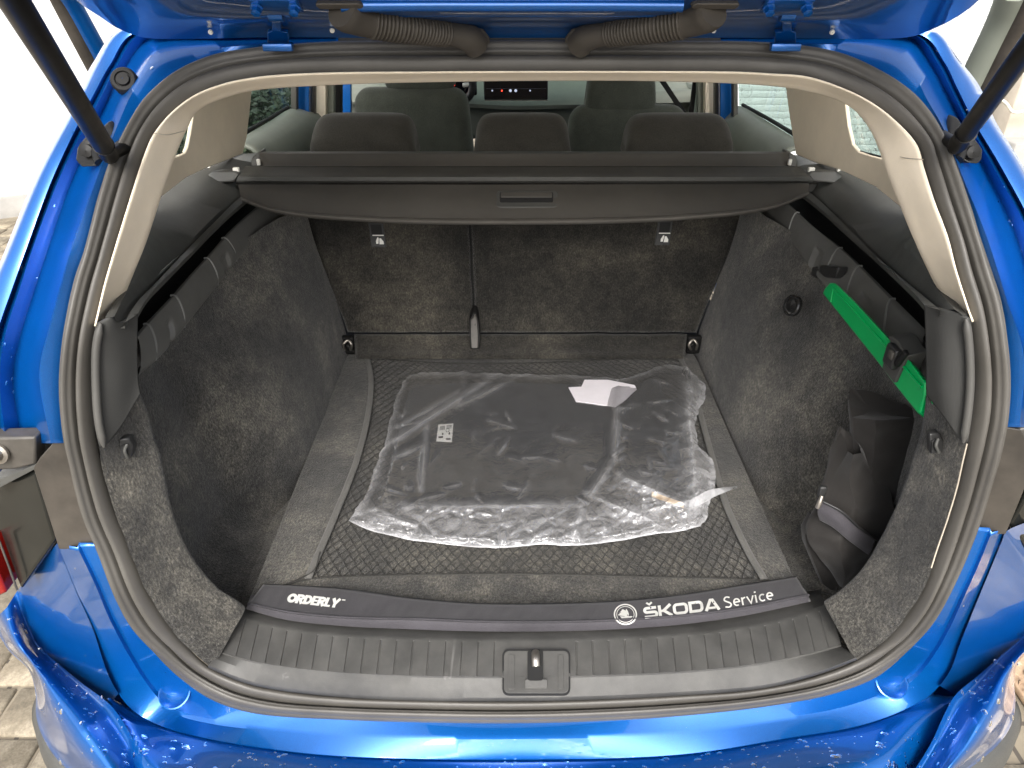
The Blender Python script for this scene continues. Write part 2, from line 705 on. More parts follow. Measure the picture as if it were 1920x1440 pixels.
# stone pavers
m, t, b = new_mat('concrete_paver')
b.inputs['Roughness'].default_value = .8
oi = t.nodes.new('ShaderNodeObjectInfo')
n1 = add_noise(t, 9, 8, .7)
n2 = add_noise(t, 160, 5, .7)
c1 = ramp(t, n1.outputs[0], [(.36, (.125, .105, .075)), (.52, (.205, .175, .128)), (.66, (.33, .29, .22))])
c2 = ramp(t, n2.outputs[0], [(.35, (.75, .75, .75)), (.65, (1.15, 1.15, 1.15))])
c3 = ramp(t, oi.outputs['Random'], [(0, (.82, .82, .82)), (1, (1.14, 1.12, 1.08))])
cc = mix_rgb(t, c1.outputs[0], c2.outputs[0], .8, 'MULTIPLY')
cc = mix_rgb(t, cc, c3.outputs[0], 1.0, 'MULTIPLY')
t.links.new(cc, b.inputs['Base Color'])
add_bump(t, b, n2.outputs[0], .4, .003)
M['paver'] = m
M['sand'] = plastic('joint_sand', (.11, .10, .085), .95, .3, 20)
m, t, b = new_mat('rusty_plate')
b.inputs['Roughness'].default_value = .7
n1 = add_noise(t, 14, 8, .7)
c1 = ramp(t, n1.outputs[0], [(.35, (.20, .13, .08)), (.52, (.40, .28, .18)), (.66, (.56, .46, .34))])
t.links.new(c1.outputs[0], b.inputs['Base Color'])
M['rust'] = m
m, t, b = new_mat('far_pavers')
b.inputs['Roughness'].default_value = .85
tc = t.nodes.new('ShaderNodeTexCoord')
bk_ = t.nodes.new('ShaderNodeTexBrick')
bk_.inputs['Color1'].default_value = (.17, .145, .11, 1)
bk_.inputs['Color2'].default_value = (.24, .21, .16, 1)
bk_.inputs['Mortar'].default_value = (.07, .06, .05, 1)
bk_.inputs['Scale'].default_value = 1.0
bk_.inputs['Mortar Size'].default_value = .006
bk_.inputs['Brick Width'].default_value = .20
bk_.inputs['Row Height'].default_value = .18
t.links.new(tc.outputs['Object'], bk_.inputs['Vector'])
n1 = add_noise(t, 3, 8, .7)
c1 = ramp(t, n1.outputs[0], [(.35, (.65, .64, .62)), (.65, (1.2, 1.18, 1.12))])
t.links.new(mix_rgb(t, bk_.outputs[0], c1.outputs[0], 1.0, 'MULTIPLY'), b.inputs['Base Color'])
M['pavefar'] = m
M['plank'] = plastic('pale_plank', (.55, .47, .36), .7, .2, 12)
m, t, b = new_mat('hedge_leaf')
b.inputs['Roughness'].default_value = .45
oi = add_noise(t, 7, 4)
c1 = ramp(t, oi.outputs[0], [(.3, (.010, .017, .009)), (.7, (.042, .060, .034))])
t.links.new(c1.outputs[0], b.inputs['Base Color'])
M['leaf'] = m

# =================================================================== ground and background
g = mesh_obj('ground', [(-60, -60, -.012), (60, -60, -.012), (60, 60, -.012), (-60, 60, -.012)], [(0, 1, 2, 3)], M['sand'], None, False)
g['kind'] = 'structure'
pav = mesh_obj('paving', [(-7, -3, -.006), (7, -3, -.006), (7, 9, -.006), (-7, 9, -.006)], [(0, 1, 2, 3)], M['pavefar'], None, False)
pav['kind'] = 'structure'
_pm = {}


def paver(x, y, sx, sy):
    k = (round(sx, 3), round(sy, 3))
    if k not in _pm:
        o = box('paver', (0, 0, 0), (sx - .008, sy - .008, .06), M['paver'], None, .006, 1)
        _pm[k] = o.data
        me = o.data
        bpy.data.objects.remove(o)
    o = bpy.data.objects.new('paver', _pm[k])
    COL.objects.link(o)
    o.location = (x, y, -.028 + random.uniform(-.0015, .0015))
    o.rotation_euler = (0, 0, random.choice((0, math.pi)))
    o.parent = pav


def pave(x0, x1, y0, y1):
    y = y0
    row = 0
    while y < y1 - .01:
        dy = (.20, .20, .14)[row % 3]
        x = x0 - (.0, .11, .05)[row % 3]
        k = row
        while x < x1:
            dx = (.20, .27, .14, .20)[k % 4]
            paver(x + dx / 2, y + dy / 2, dx, dy)
            x += dx
            k += 1
        y += dy
        row += 1


pave(-2.30, -.80, .10, 2.15)
pave(-3.75, -2.75, 3.6, 4.75)
pave(1.02, 2.2, -.10, .98)

# rusty checker plate beside the right rear corner
plate = thing('steel_cover_plate', 'rusty brown steel cover plate with raised lugs lying on the paving', 'cover plate', (1.5, 1.2, 0))
box('plate', (1.62, 1.32, .006), (.66, .62, .02), M['rust'], plate, .003, 1)
lug = []
for i in range(22):
    for j in range(20):
        x = 1.305 + i * .030
        y = 1.03 + j * .030
        a = math.pi / 4 if (i + j) % 2 else -math.pi / 4
        ca, sa = math.cos(a), math.sin(a)
        V = []
        for zz, sc in ((.016, 1), (.020, .6)):
            for ux, uy in ((-.011, 0), (0, -.0035), (.011, 0), (0, .0035)):
                V.append((x + (ux * ca - uy * sa) * sc, y + (ux * sa + uy * ca) * sc, zz))
        lug.append((V, [(4, 5, 6, 7)] + [(k, (k + 1) % 4, 4 + (k + 1) % 4, 4 + k) for k in range(4)]))
V, Fc = join_data(lug)
lo = mesh_obj('lugs', V, Fc, M['rust'], plate, False)
lo['kind'] = 'stuff'
pl = box('timber_plank', (1.56, .82, .016), (.52, .12, .032), M['plank'], None, .004, 2, Matrix.Rotation(R(-28), 3, 'Z'))
tag(pl, 'pale timber plank lying on the ground beside the right bumper corner', 'plank')

# white rendered building on the left, with a grey plinth
th = R(30)
bl = thing('white_building', 'bright white rendered building with a grey plinth beyond the left side', 'building', (-3.6, 5.0, 0))
rz = Matrix.Rotation(th, 3, 'Z')
wc = Vector((-3.58, 4.93, 0))
box('wall', wc + rz @ Vector((-.5, .1, 2.6)), (6.4, .2, 4.95), M['wall'], bl, .005, 1, rz)
box('plinth', wc + rz @ Vector((-.5, .095, .0)), (6.42, .23, .28), M['plinth'], bl, .006, 1, rz)

# white roller shutter on the right
sh = thing('roller_shutter', 'white roller shutter with narrow horizontal slats behind the right side', 'roller shutter', (4.0, 5.6, 0))
mesh_s = None
for i in range(62):
    if mesh_s is None:
        so = box('slat', (0, 0, 0), (4.4, .022, .0476), M['slat'], sh, .004, 2)
        mesh_s = so.data
    else:
        so = bpy.data.objects.new('slat', mesh_s)
        COL.objects.link(so)
        so.parent = sh
        so.matrix_parent_inverse = Matrix.Translation(-abs_loc(sh))
    so.location = (3.7, 5.6, .03 + i * .048)
box('guide_rail', (1.46, 5.59, 1.55), (.08, .08, 3.1), M['plinth'], sh, .006, 1)
box('guide_rail', (5.94, 5.59, 1.55), (.08, .08, 3.1), M['plinth'], sh, .006, 1)

# beige garden wall with a ledge and a hanging cable, right
bw = thing('garden_wall', 'beige rendered wall with grey base ledge behind the right strut', 'wall', (3.9, 3.6, 0))
box('wall', (4.13, 3.78, .55), (3.4, .2, 1.12), M['beigewall'], bw, .006, 1)
box('base_ledge', (4.13, 3.70, .41), (3.42, .30, .82), M['plinth'], bw, .008, 1)
P = [PY(1840, 160, 3.60), PY(1865, 182, 3.61), PY(1885, 192, 3.6), PY(1900, 210, 3.6), PY(1930, 205, 3.6), PY(1990, 180, 3.6)]
cb = tube('cable', crom(P, 40), .007, M['white'], None, 8)
tag(cb, 'white cable looped along the beige wall on the right', 'cable')

# low hedge ahead of the building on the left, seen through the side windows
hd = []
hx = rng.uniform(0, 1, (16000, 3))
for i in range(16000):
    x = -1.80 + .80 * hx[i, 0]
    y = 3.5 + 1.35 * hx[i, 1]
    top = 1.04 + .09 * mnoise.noise((x * 3, y * 3, 1)) + .04 * mnoise.noise((x * 9, y * 9, 4))
    z = top * (1 - abs(rng.normal(0, .28)))
    if z < .02:
        continue
    s = rng.uniform(.012, .028)
    n = rng.normal(0, 1, 3)
    n[2] = abs(n[2]) + .3
    a, b_ = frame_at(n)
    c = np.array([x, y, z])
    hd.append(([c - a * s, c - b_ * s * .55, c + a * s, c + b_ * s * .55], [(0, 1, 2, 3)]))
hroot = thing('hedge', 'low dark green hedge seen through the left side windows', 'hedge', (-1.7, 4.1, 0))
V, Fc = join_data(hd)
ho = mesh_obj('foliage', V, Fc, M['leaf'], hroot, False)
ho['kind'] = 'stuff'
tw = []
for i in range(60):
    x, y = rng.uniform(-1.7, -1.1), rng.uniform(3.5, 4.7)
    tw.append(tube_data([(x, y, 0), (x + rng.normal(0, .04), y + rng.normal(0, .04), .6)], [.01, .004], 5))
V, Fc = join_data(tw)
to = mesh_obj('stems', V, Fc, M['grime'], hroot, False)
to['kind'] = 'stuff'

# =================================================================== the car
CX = .03
car = thing('car', 'blue estate car with its tailgate raised and empty boot in view', 'car', (CX, .8, 0))

SO = [(960, 84), (760, 85), (640, 86), (547, 93), (470, 101), (400, 113), (333, 143), (277, 190), (240, 247), (213, 300),
      (190, 367), (163, 467), (143, 523), (123, 620), (115, 715), (122, 810), (135, 870), (157, 960), (185, 1025),
      (213, 1100), (247, 1167), (283, 1213), (333, 1267), (400, 1313), (480, 1338), (633, 1349), (800, 1354), (960, 1356),
      (1120, 1352), (1280, 1342), (1440, 1324), (1565, 1300), (1647, 1267), (1705, 1212), (1753, 1147), (1782, 1095),
      (1807, 1043), (1832, 980), (1853, 913), (1877, 830), (1887, 770), (1890, 713), (1886, 647), (1873, 563), (1853, 500),
      (1833, 445), (1813, 383), (1790, 320), (1773, 277), (1747, 227), (1707, 180), (1647, 140), (1580, 110), (1493, 93),
      (1400, 87), (1200, 85)]
SI = [(960, 136), (760, 137), (640, 138), (550, 141), (480, 147), (420, 159), (367, 180), (323, 213), (290, 252), (271, 295),
      (250, 360), (215, 475), (198, 535), (178, 620), (171, 715), (176, 810), (187, 870), (211, 955), (242, 1030),
      (267, 1093), (303, 1155), (347, 1210), (393, 1250), (467, 1281), (540, 1295), (650, 1306), (800, 1311), (960, 1313),
      (1120, 1309), (1280, 1301), (1420, 1290), (1530, 1266), (1600, 1240), (1655, 1205), (1708, 1143), (1738, 1087),
      (1758, 1033), (1781, 960), (1800, 890), (1815, 820), (1825, 770), (1828, 713), (1824, 650), (1812, 575), (1790, 505),
      (1775, 445), (1751, 380), (1731, 315), (1718, 272), (1680, 230), (1632, 194), (1580, 168), (1513, 146), (1440, 140),
      (1380, 137), (1200, 136)]
NS = len(SO)
so3 = [A(*p) for p in SO]
si3 = [A(p[0], p[1], .012) for p in SI]
NSEG = 520
so_c = crom(so3 + [so3[0]], NSEG + 1, False)[:-1]
si_c = crom(si3 + [si3[0]], NSEG + 1, False)[:-1]
# weather seal: two rubber beads with a groove between, wrapped over the flange
prof = [(-.05, -.030), (-.03, -.006), (.0, .005), (.05, .0095), (.09, .0092), (.12, .012), (.20, .0165), (.29, .0175), (.36, .0150), (.40, .0115), (.43, .0118), (.475, .0085), (.505, .000), (.525, -.006), (.545, -.003),
        (.57, .006), (.64, .0120), (.74, .0145), (.84, .0120), (.93, .007), (.99, .001), (1.0, -.003)]
rows = []
for s, h in prof:
    row = []
    for i in range(NSEG):
        p = so_c[i] * (1 - s) + si_c[i] * s
        tz = np.clip((p[2] - 1.25) / .25, 0, 1)
        nrm = np.array([0, -1.0 + .55 * tz, .75 * tz])
        tb = np.clip((.80 - p[2]) / .14, 0, 1)
        nrm = nrm * (1 - tb) + np.array([0, -.45, .9]) * tb
        nrm /= np.linalg.norm(nrm)
        wob = .0006 * mnoise.noise(Vector(p * 9)) + .0004 * mnoise.noise(Vector(p * 40))
        row.append(p + nrm * (h + wob))
    rows.append(row)
G = np.array(rows)
seal = mesh_obj('weather_seal', G.reshape(-1, 3), grid_faces(len(prof), NSEG, True), M['rubber'], car, True, None, True)

# ---- blue aperture flange, gutters and outer pillars (left / right)
LROWS = [
    (.012, [(640, 92), (470, 108), (345, 150), (290, 196), (252, 250), (226, 303), (202, 370), (175, 468), (155, 525), (135, 620), (127, 715), (134, 830)]),
    (.0, [(640, 84), (470, 99), (331, 142), (275, 189), (238, 246), (211, 299), (188, 366), (161, 466), (141, 522), (121, 620), (113, 715), (122, 830)]),
    (-.010, [(640, 80), (450, 88), (305, 112), (255, 168), (223, 235), (198, 295), (172, 365), (133, 475), (116, 535), (93, 620), (76, 700), (97, 830)]),
    (.030, [(640, 72), (440, 77), (297, 84), (245, 155), (210, 225), (182, 292), (152, 368), (113, 475), (95, 538), (70, 625), (54, 705), (72, 830)]),
    (.040, [(640, 66), (430, 66), (285, 70), (228, 137), (193, 208), (160, 283), (128, 356), (87, 475), (66, 540), (38, 630), (24, 710), (42, 830)]),
    (.016, [(640, 60), (420, 57), (264, 64), (220, 124), (187, 188), (142, 272), (108, 344), (60, 472), (38, 540), (10, 630), (0, 712), (12, 830)]),
    (.030, [(640, 59), (415, 55), (256, 63), (213, 122), (180, 184), (134, 270), (100, 343), (52, 474), (29, 540), (0, 630), (-12, 712), (-2, 830)]),
    (.014, [(640, 58), (410, 54), (248, 62), (206, 120), (173, 180), (127, 269), (93, 343), (44, 476), (21, 540), (-9, 630), (-22, 712), (-14, 830)]),
    (.012, [(640, 52), (405, 48), (233, 61), (190, 119), (160, 179), (111, 272), (78, 344), (26, 476), (1, 542), (-30, 635), (-45, 716), (-40, 830)]),
    (.030, [(640, 50), (400, 45), (224, 60), (178, 118), (147, 179), (97, 276), (64, 345), (10, 477), (-18, 545), (-50, 640), (-65, 720), (-62, 830)]),
]
RROWS = [
    (.012, [(1280, 92), (1493, 101), (1570, 122), (1635, 150), (1695, 188), (1734, 232), (1778, 324), (1821, 450), (1861, 566), (1878, 713), (1868, 800)]),
    (.0, [(1280, 84), (1493, 91), (1582, 110), (1649, 139), (1709, 179), (1749, 226), (1792, 319), (1835, 444), (1875, 562), (1892, 713), (1882, 800)]),
    (-.010, [(1280, 80), (1500, 84), (1640, 94), (1708, 140), (1738, 190), (1768, 240), (1805, 333), (1851, 450), (1886, 560), (1918, 670), (1910, 800)]),
    (.030, [(1280, 72), (1510, 74), (1690, 78), (1728, 128), (1756, 178), (1786, 232), (1826, 326), (1871, 446), (1906, 560), (1937, 675), (1932, 800)]),
    (.040, [(1280, 66), (1515, 64), (1705, 70), (1745, 120), (1774, 173), (1804, 232), (1848, 318), (1905, 440), (1938, 560), (1966, 684), (1962, 800)]),
    (.016, [(1280, 60), (1520, 56), (1716, 66), (1757, 117), (1784, 169), (1814, 229), (1864, 316), (1929, 440), (1960, 560), (1987, 690), (1985, 805)]),
    (.030, [(1280, 59), (1525, 54), (1724, 66), (1764, 116), (1790, 168), (1821, 228), (1872, 315), (1937, 440), (1969, 560), (1996, 690), (1995, 805)]),
    (.014, [(1280, 58), (1530, 53), (1732, 66), (1771, 115), (1797, 167), (1828, 228), (1880, 315), (1945, 440), (1978, 560), (2005, 690), (2005, 805)]),
    (.012, [(1280, 52), (1535, 48), (1745, 63), (1784, 113), (1815, 163), (1848, 231), (1900, 315), (1962, 440), (1996, 560), (2025, 690), (2026, 805)]),
    (.030, [(1280, 50), (1540, 45), (1754, 62), (1794, 112), (1831, 159), (1866, 233), (1916, 315), (1976, 440), (2011, 560), (2041, 690), (2042, 805)]),
]
pill = []
for nm, RW, sgn in (('left', LROWS, -1), ('right', RROWS, 1)):
    rows = [[A(p[0], p[1], off) for p in pts] for off, pts in RW]
    last = rows[-1]
    rows.append([p + np.array([sgn * .012, .10, 0]) for p in last])
    rows.append([p + np.array([sgn * .020, .45, .0]) for p in last])
    o = loft('rear_pillar', rows, M['blue'], car, 150, None, True, .002, 55)
    pill.append(o)
# roof edge between the pillars, under the tailgate hinge line
roofedge = loft('roof_edge', [[A(630, 93, .012), A(960, 91, .012), A(1290, 93, .012)], [A(630, 85), A(960, 83), A(1290, 85)],
                  [A(630, 76), A(960, 74), A(1290, 76)], [A(630, 66, .03), A(960, 64, .03), A(1290, 66, .03)],
                  [A(630, 56, .05), A(960, 54, .05), A(1290, 56, .05)]], M['blue'], car, 60, None, True, .003)
wstrip = prism('water_deflector_strip', [A(635, 68, -.006), A(960, 66, -.006), A(1352, 67, -.006), A(1352, 78, -.006), A(960, 79, -.006), A(633, 79, -.006)], (0, .004, 0), M['rubber_dark'], car, .001)
# roof panel going forward (keeps the cabin shaded)
roof = loft('roof', [[(-.52, 1.13, 1.545), (CX, 1.11, 1.56), (.58, 1.13, 1.545)], [(-.60, 1.6, 1.60), (CX, 1.6, 1.625), (.66, 1.6, 1.60)],
              [(-.60, 2.4, 1.61), (CX, 2.4, 1.635), (.66, 2.4, 1.61)], [(-.55, 2.95, 1.56), (CX, 2.98, 1.59), (.61, 2.95, 1.56)]], M['blue'], car, 20, 20, True, .02)

# ---- lower jamb: vertical blue faces either side of the seal, sill step, shut-line crease
SOl = [(185, 1018), (205, 1075), (230, 1133), (275, 1200), (333, 1267), (390, 1305), (450, 1330), (540, 1343), (650, 1350), (960, 1356),
       (1280, 1342), (1440, 1324), (1560, 1300), (1647, 1267), (1690, 1230), (1730, 1180), (1760, 1135), (1785, 1090), (1808, 1040), (1827, 988)]
Ml = [(148, 1018), (180, 1085), (207, 1150), (245, 1222), (290, 1290), (330, 1329), (400, 1349), (500, 1361), (640, 1373), (960, 1377),
      (1280, 1368), (1450, 1348), (1580, 1326), (1670, 1293), (1715, 1262), (1752, 1215), (1780, 1165), (1805, 1110), (1832, 1050), (1856, 990)]
Cl = [(107, 1019, .765), (140, 1103, .755), (173, 1177, .745), (210, 1280, .73), (247, 1330, .71), (300, 1360, .695), (383, 1383, .675),
      (500, 1403, .66), (633, 1417, .648), (960, 1424, .64), (1280, 1414, .645), (1480, 1383, .665), (1613, 1360, .685), (1697, 1330, .705),
      (1747, 1300, .72), (1780, 1260, .73), (1800, 1207, .74), (1827, 1140, .75), (1860, 1060, .76), (1888, 992, .77)]
mdy = [.0, .0, -.002, -.004, -.006, -.006, -.008, -.010, -.012, -.014, -.012, -.008, -.006, -.006, -.004, -.002, 0, 0, 0, 0]
r_in = [A(p[0] + (10 if p[0] < 960 else -10) * (1 if i < 4 or i > 15 else 0), p[1] - (12 if 4 <= i <= 15 else 0), .02) for i, p in enumerate(SOl)]
r_so = [A(*p) for p in SOl]
r_m = [A(p[0], p[1], mdy[i]) for i, p in enumerate(Ml)]
r_m2 = [p + np.array([0, -.006, -.003]) for p in r_m]
r_c = [PY(*p) for p in Cl]
r_ce = [p * .06 + q * .94 for p, q in zip(r_m2, r_c)]
r_c2 = [p + np.array([0, .003, -.020]) for p in r_c]
r_c3 = [p + np.array([0, .05, -.030]) for p in r_c]
jamb = loft('lower_jamb', [r_in, r_so, r_m, r_m2, r_ce, r_c, r_c2, r_c3], M['blue'], car, 260, None, True, .002, 28)

# ---- rear quarter panels below the lamps
rc_d = crom(r_c, 800)
proj_x = [960 + F * (p[0]) / (p[1] * cp - (p[2] - CAM[2]) * sp) for p in rc_d]
kl = next(i for i, x in enumerate(proj_x) if x > 226)
kr = next(i for i, x in enumerate(proj_x) if x > 1760)
def grid_loft(name, rows, vk, depth, m, nu=80, nv=50, tail=None):
    """panel interpolated in image pixels between traced outlines, its depth given by one smooth function"""
    R_ = [crom([np.array([p[0], p[1], 0.0]) for p in r], nu, True) for r in rows]
    out_ = []
    for j in range(nv):
        v = j / (nv - 1)
        k = max(i for i in range(len(vk) - 1) if v >= vk[i] - 1e-9)
        t = (v - vk[k]) / (vk[k + 1] - vk[k])
        out_.append([PY(*(R_[k][i] * (1 - t) + R_[k + 1][i] * t)[:2], depth(i / (nu - 1), v)) for i in range(nu)])
    G = np.array(out_)
    if tail:
        G = np.concatenate([G] + [(G[-1] + np.array(tv))[None] for tv in tail])
    o_ = mesh_obj(name, G.reshape(-1, 3), grid_faces(G.shape[0], nu), m, car, True, 60)
    p_ = o_.data.polygons[(nv // 3) * (nu - 1) + nu // 2]
    if p_.normal.dot(Vector(CAM) - p_.center) < 0:
        o_.data.flip_normals()
    return o_


rc_y = [p[1] for p in rc_d]
CPL = [(px_, 720 + F * -(((p[2] - CAM[2]) * cp + p[1] * sp) / (p[1] * cp - (p[2] - CAM[2]) * sp))) for px_, p in zip(proj_x, rc_d)]
CLp = CPL[:kl:6]
CRp = [(1935, 975)] + CPL[kr::6][::-1]
yl = lambda u: np.interp(u, [0, .35, .7, 1], [.765, .752, .733, .716])
BL = [(33, 1107), (50, 1165), (72, 1208), (108, 1243), (155, 1282), (205, 1322)]
BR = [(1985, 1085), (1950, 1150), (1920, 1190), (1880, 1226), (1840, 1262), (1793, 1304)]
quarter = [grid_loft('rear_quarter_panel', [CLp, BL], [0, 1], lambda u, v: yl(u) + .10 * v * (1 - .65 * u), M['blue'], 60, 16, [(0, .14, -.01)]),
           grid_loft('rear_quarter_panel', [CRp, BR], [0, 1], lambda u, v: yl(u) + .10 * v * (1 - .65 * u), M['blue'], 60, 16, [(0, .14, -.01)])]

loft('crease_gap_cover', [[p + np.array([0, .012, -.004]) for p in r_c], [p + np.array([0, .016, -.05]) for p in r_c], [p + np.array([0, .03, -.16]) for p in r_c]], M['blue'], car, 120, None, True, .002)  # blue skin added behind the crease to cover see-through slivers
prism('corner_gap_cover', [PY(x, y, .80) for x, y in ((185, 1285), (262, 1296), (280, 1385), (190, 1350))], (0, .02, -.01), M['blue'], car, .003)  # flat blue plates added to cover the gaps at both bumper corners
prism('corner_gap_cover', [PY(x, y, .80) for x, y in ((1725, 1275), (1822, 1262), (1815, 1345), (1730, 1372))], (0, .02, -.01), M['blue'], car, .003)
# ---- bumper: centre step and rounded corners
cB = [(203, 1308, .718), (235, 1340, .705), (300, 1364, .692), (383, 1387, .672), (500, 1407, .657), (633, 1421, .645), (960, 1428, .637), (1280, 1418, .642),
      (1480, 1387, .662), (1613, 1364, .682), (1700, 1334, .702), (1796, 1303, .728)]
cE = [(200, 1326, .716), (248, 1380, .655), (285, 1440, .60), (380, 1478, .575), (500, 1500, .560), (633, 1512, .550), (960, 1518, .545), (1280, 1508, .55),
      (1480, 1478, .565), (1640, 1430, .605), (1715, 1378, .66), (1796, 1316, .718)]
r1 = [PY(*p) for p in cB]
r0 = [p + np.array([0, .008, -.016]) for p in [r1[0]] + r_c[5:15] + [r1[-1]]]
r2 = [PY(*p) for p in cE]
r15 = [(a + b_) / 2 + np.array([0, 0, .004]) for a, b_ in zip(r1, r2)]
r3 = [p + np.array([0, -.020, -.018]) for p in r2]
r4 = [p + np.array([0, -.028, -.075]) for p in r2]
r5 = [p + np.array([0, .02, -.18]) for p in r2]
bumper = loft('bumper', [r0, r1, r15, r2, r3, r4, r5], M['blue'], car, 200, 40, True, .003, 40)
# rounded corners: ledge under the quarter panel, crown, outer edge
def cdep(u, v):
    top = np.interp(u, [0, .2, .45, .6, .8, 1], [.865, .838, .755, .700, .640, .592])
    d_ = np.interp(u, [0, .15, .35, .6, 1], [.03, .065, .075, .065, .035])
    return top + .004 - d_ * sm(0, .62, v) + .9 * d_ * sm(.62, 1.0, v) ** 1.6


cornL = grid_loft('bumper_corner', [[(33, 1107), (50, 1165), (72, 1208), (108, 1243), (155, 1282), (207, 1322), (236, 1362), (256, 1397), (276, 1432), (300, 1475)],
                                    [(12, 1140), (33, 1195), (66, 1243), (104, 1288), (142, 1335), (172, 1378), (196, 1412), (218, 1445), (240, 1475), (270, 1510)],
                                    [(-15, 1165), (15, 1218), (55, 1258), (66, 1300), (68, 1345), (80, 1382), (104, 1420), (140, 1456), (185, 1495), (235, 1540)]], [0, .5, 1], cdep, M['blue'], 90, 50, [(.01, .02, -.05), (.04, .06, -.12)])
cornR = grid_loft('bumper_corner', [[(1985, 1085), (1950, 1150), (1920, 1190), (1880, 1226), (1840, 1262), (1791, 1304), (1768, 1345), (1750, 1385), (1730, 1420), (1700, 1465)],
                                    [(1995, 1130), (1955, 1190), (1915, 1225), (1880, 1262), (1855, 1310), (1830, 1352), (1808, 1390), (1782, 1425), (1755, 1462), (1725, 1505)],
                                    [(2005, 1170), (1955, 1212), (1912, 1238), (1902, 1275), (1904, 1320), (1895, 1362), (1870, 1398), (1835, 1428), (1790, 1462), (1740, 1510)]], [0, .5, 1], cdep, M['blue'], 90, 50, [(-.01, .02, -.05), (-.04, .06, -.12)])
# black lower valance
val = [(-1, [(60, 1330, .80), (80, 1395, .735), (108, 1432, .70), (150, 1475, .665), (210, 1530, .63), (600, 1570, .60), (960, 1580, .59), (1300, 1570, .595), (1740, 1510, .63), (1820, 1455, .665), (1862, 1425, .70), (1890, 1395, .735), (1915, 1340, .80)])]
r1 = [PY(*p) for p in val[0][1]]
lower = loft('lower_valance', [[p + np.array([0, .02, .01]) for p in r1], r1, [p + np.array([0, -.015, -.04]) for p in r1], [p + np.array([0, .03, -.20]) for p in r1]], M['trim'], car, 90, 24, True, .004)

# body flank panels that close the sides of the car (seen only from beside it)
for s, x in ((-1, CX - .925), (1, CX + .925)):
    rows = [[(x + s * -.06, .95, z * 1.0) if False else (x - s * .05, .92 + .0 * z, z) for z in (.35, .6, .85, 1.0)],
            [(x, 1.3, z) for z in (.30, .6, .85, 1.0)], [(x, 2.2, z) for z in (.25, .6, .85, .98)], [(x - s * .02, 3.6, z) for z in (.25, .6, .85, .95)]]
    loft('body_side', rows, M['blue'], car, 20, 20, True, .003)

# ---- drain plugs / rubber stop cups in the sill corners
for (px, py) in ((327, 1298), (1672, 1279)):
    c = A(px, py, -.006)
    nrm = np.array([0, -.55, .83])
    lathe('stop_cup', c, nrm, [(.0255, .0005), (.0235, .0012), (.0215, -.001), (.019, -.006), (.012, -.010), (.0005, -.011)], M['blue'], car)

# ---- rubber buffer on the left pillar
c = A(235, 153, .008)
nrm = np.array([.12, -.72, .45])
lathe('rubber_buffer', c, nrm, [(.0175, -.006), (.0175, .006), (.015, .009), (.011, .0095), (.010, .007), (.0088, .0068), (.0082, .0105), (.0005, .011)], M['rubber_dark'], car)

# ---- black lamp-pocket panels, lamps, brackets
o = prism('lamp_pocket_panel', [A(62, 878, -.004), A(75, 858, -.004), A(102, 828, -.005), (A(126, 826, .006)), A(150, 930, .006), A(192, 1030, .008), A(110, 1030, .008), A(86, 950, -.004)], (0, .01, 0), M['grime'], car, .0015)
o = prism('lamp_pocket_panel', [A(1862, 850, .002), A(1882, 800, .0), A(1915, 806, -.003), A(1945, 860, -.004), A(1915, 930, -.004), A(1886, 1002, .008), A(1820, 1002, .008), A(1845, 925, .006)], (0, .01, 0), M['grime'], car, .0015)
lampL = prism('tail_lamp', [PY(66, 884, .765), PY(105, 1014, .762), PY(38, 1108, .79), PY(0, 1000, .80), PY(-60, 990, .84), PY(-60, 925, .84)], (.01, .10, 0), M['smoke'], car, .006, 3)
prism('red_lens', [PY(-47, 1022, .785), PY(-18, 1044, .785), PY(6, 1100, .782), PY(12, 1112, .782), PY(-4, 1120, .785), PY(-60, 1085, .80)], (.0, .08, 0), M['red'], lampL, .004, 2)
tube('lens_edge', [PY(-3, 1010, .785), PY(16, 1060, .782), PY(32, 1106, .779)], .0016, M['galv'], lampL, 6)
lampR = prism('tail_lamp', [PY(1950, 885, .765), PY(1893, 985, .762), PY(1940, 1060, .80), PY(2010, 1080, .83), PY(2010, 900, .83)], (.0, .10, 0), M['smoke'], car, .006, 3)
brL = prism('lamp_bracket', [PY(-30, 822, .765), PY(66, 820, .765), PY(67, 871, .765), PY(30, 880, .765), PY(-30, 884, .765)], (0, .025, 0), M['galv'], car, .003)
lathe('bolt', PY(-2, 850, .762), (0, -1, .2), [(.014, 0), (.014, .004), (.009, .005), (.008, .011), (.0005, .012)], M['steel'], brL, 16)
prism('lamp_bracket', [PY(1905, 806, .765), PY(1990, 790, .765), PY(1990, 850, .765), PY(1918, 846, .765)], (0, .025, 0), M['galv'], car, .003)
o = prism('lamp_top_trim', [PY(-20, 925, .772), PY(66, 880, .762), PY(74, 862, .762), PY(66, 872, .762), PY(-20, 905, .772)], (0, .03, 0), M['trim'], car, .002)

# =================================================================== tailgate
tg_edge = [(120, -40, .86), (143, 0, .93), (187, 31, 1.0), (227, 56, 1.055), (267, 70, 1.075), (333, 73, 1.085), (500, 70, 1.085), (700, 71, 1.09), (960, 71, 1.095),
           (1220, 71, 1.09), (1400, 71, 1.085), (1580, 73, 1.085), (1650, 73, 1.08), (1712, 68, 1.07), (1755, 52, 1.05), (1800, 28, 1.0), (1835, 0, .945), (1858, -40, .87)]
# each row is carried along the raised lid (towards and above the camera)
e0 = [PY(*p) for p in tg_edge]


def lift(pts, d, dz, inset, extra=(0, 0, 0)):
    o_ = []
    for p in pts:
        q = np.array(p, float)
        q[0] = CX + (q[0] - CX) * inset
        q[1] -= d
        q[2] += dz
        o_.append(q + np.array(extra))
    return o_


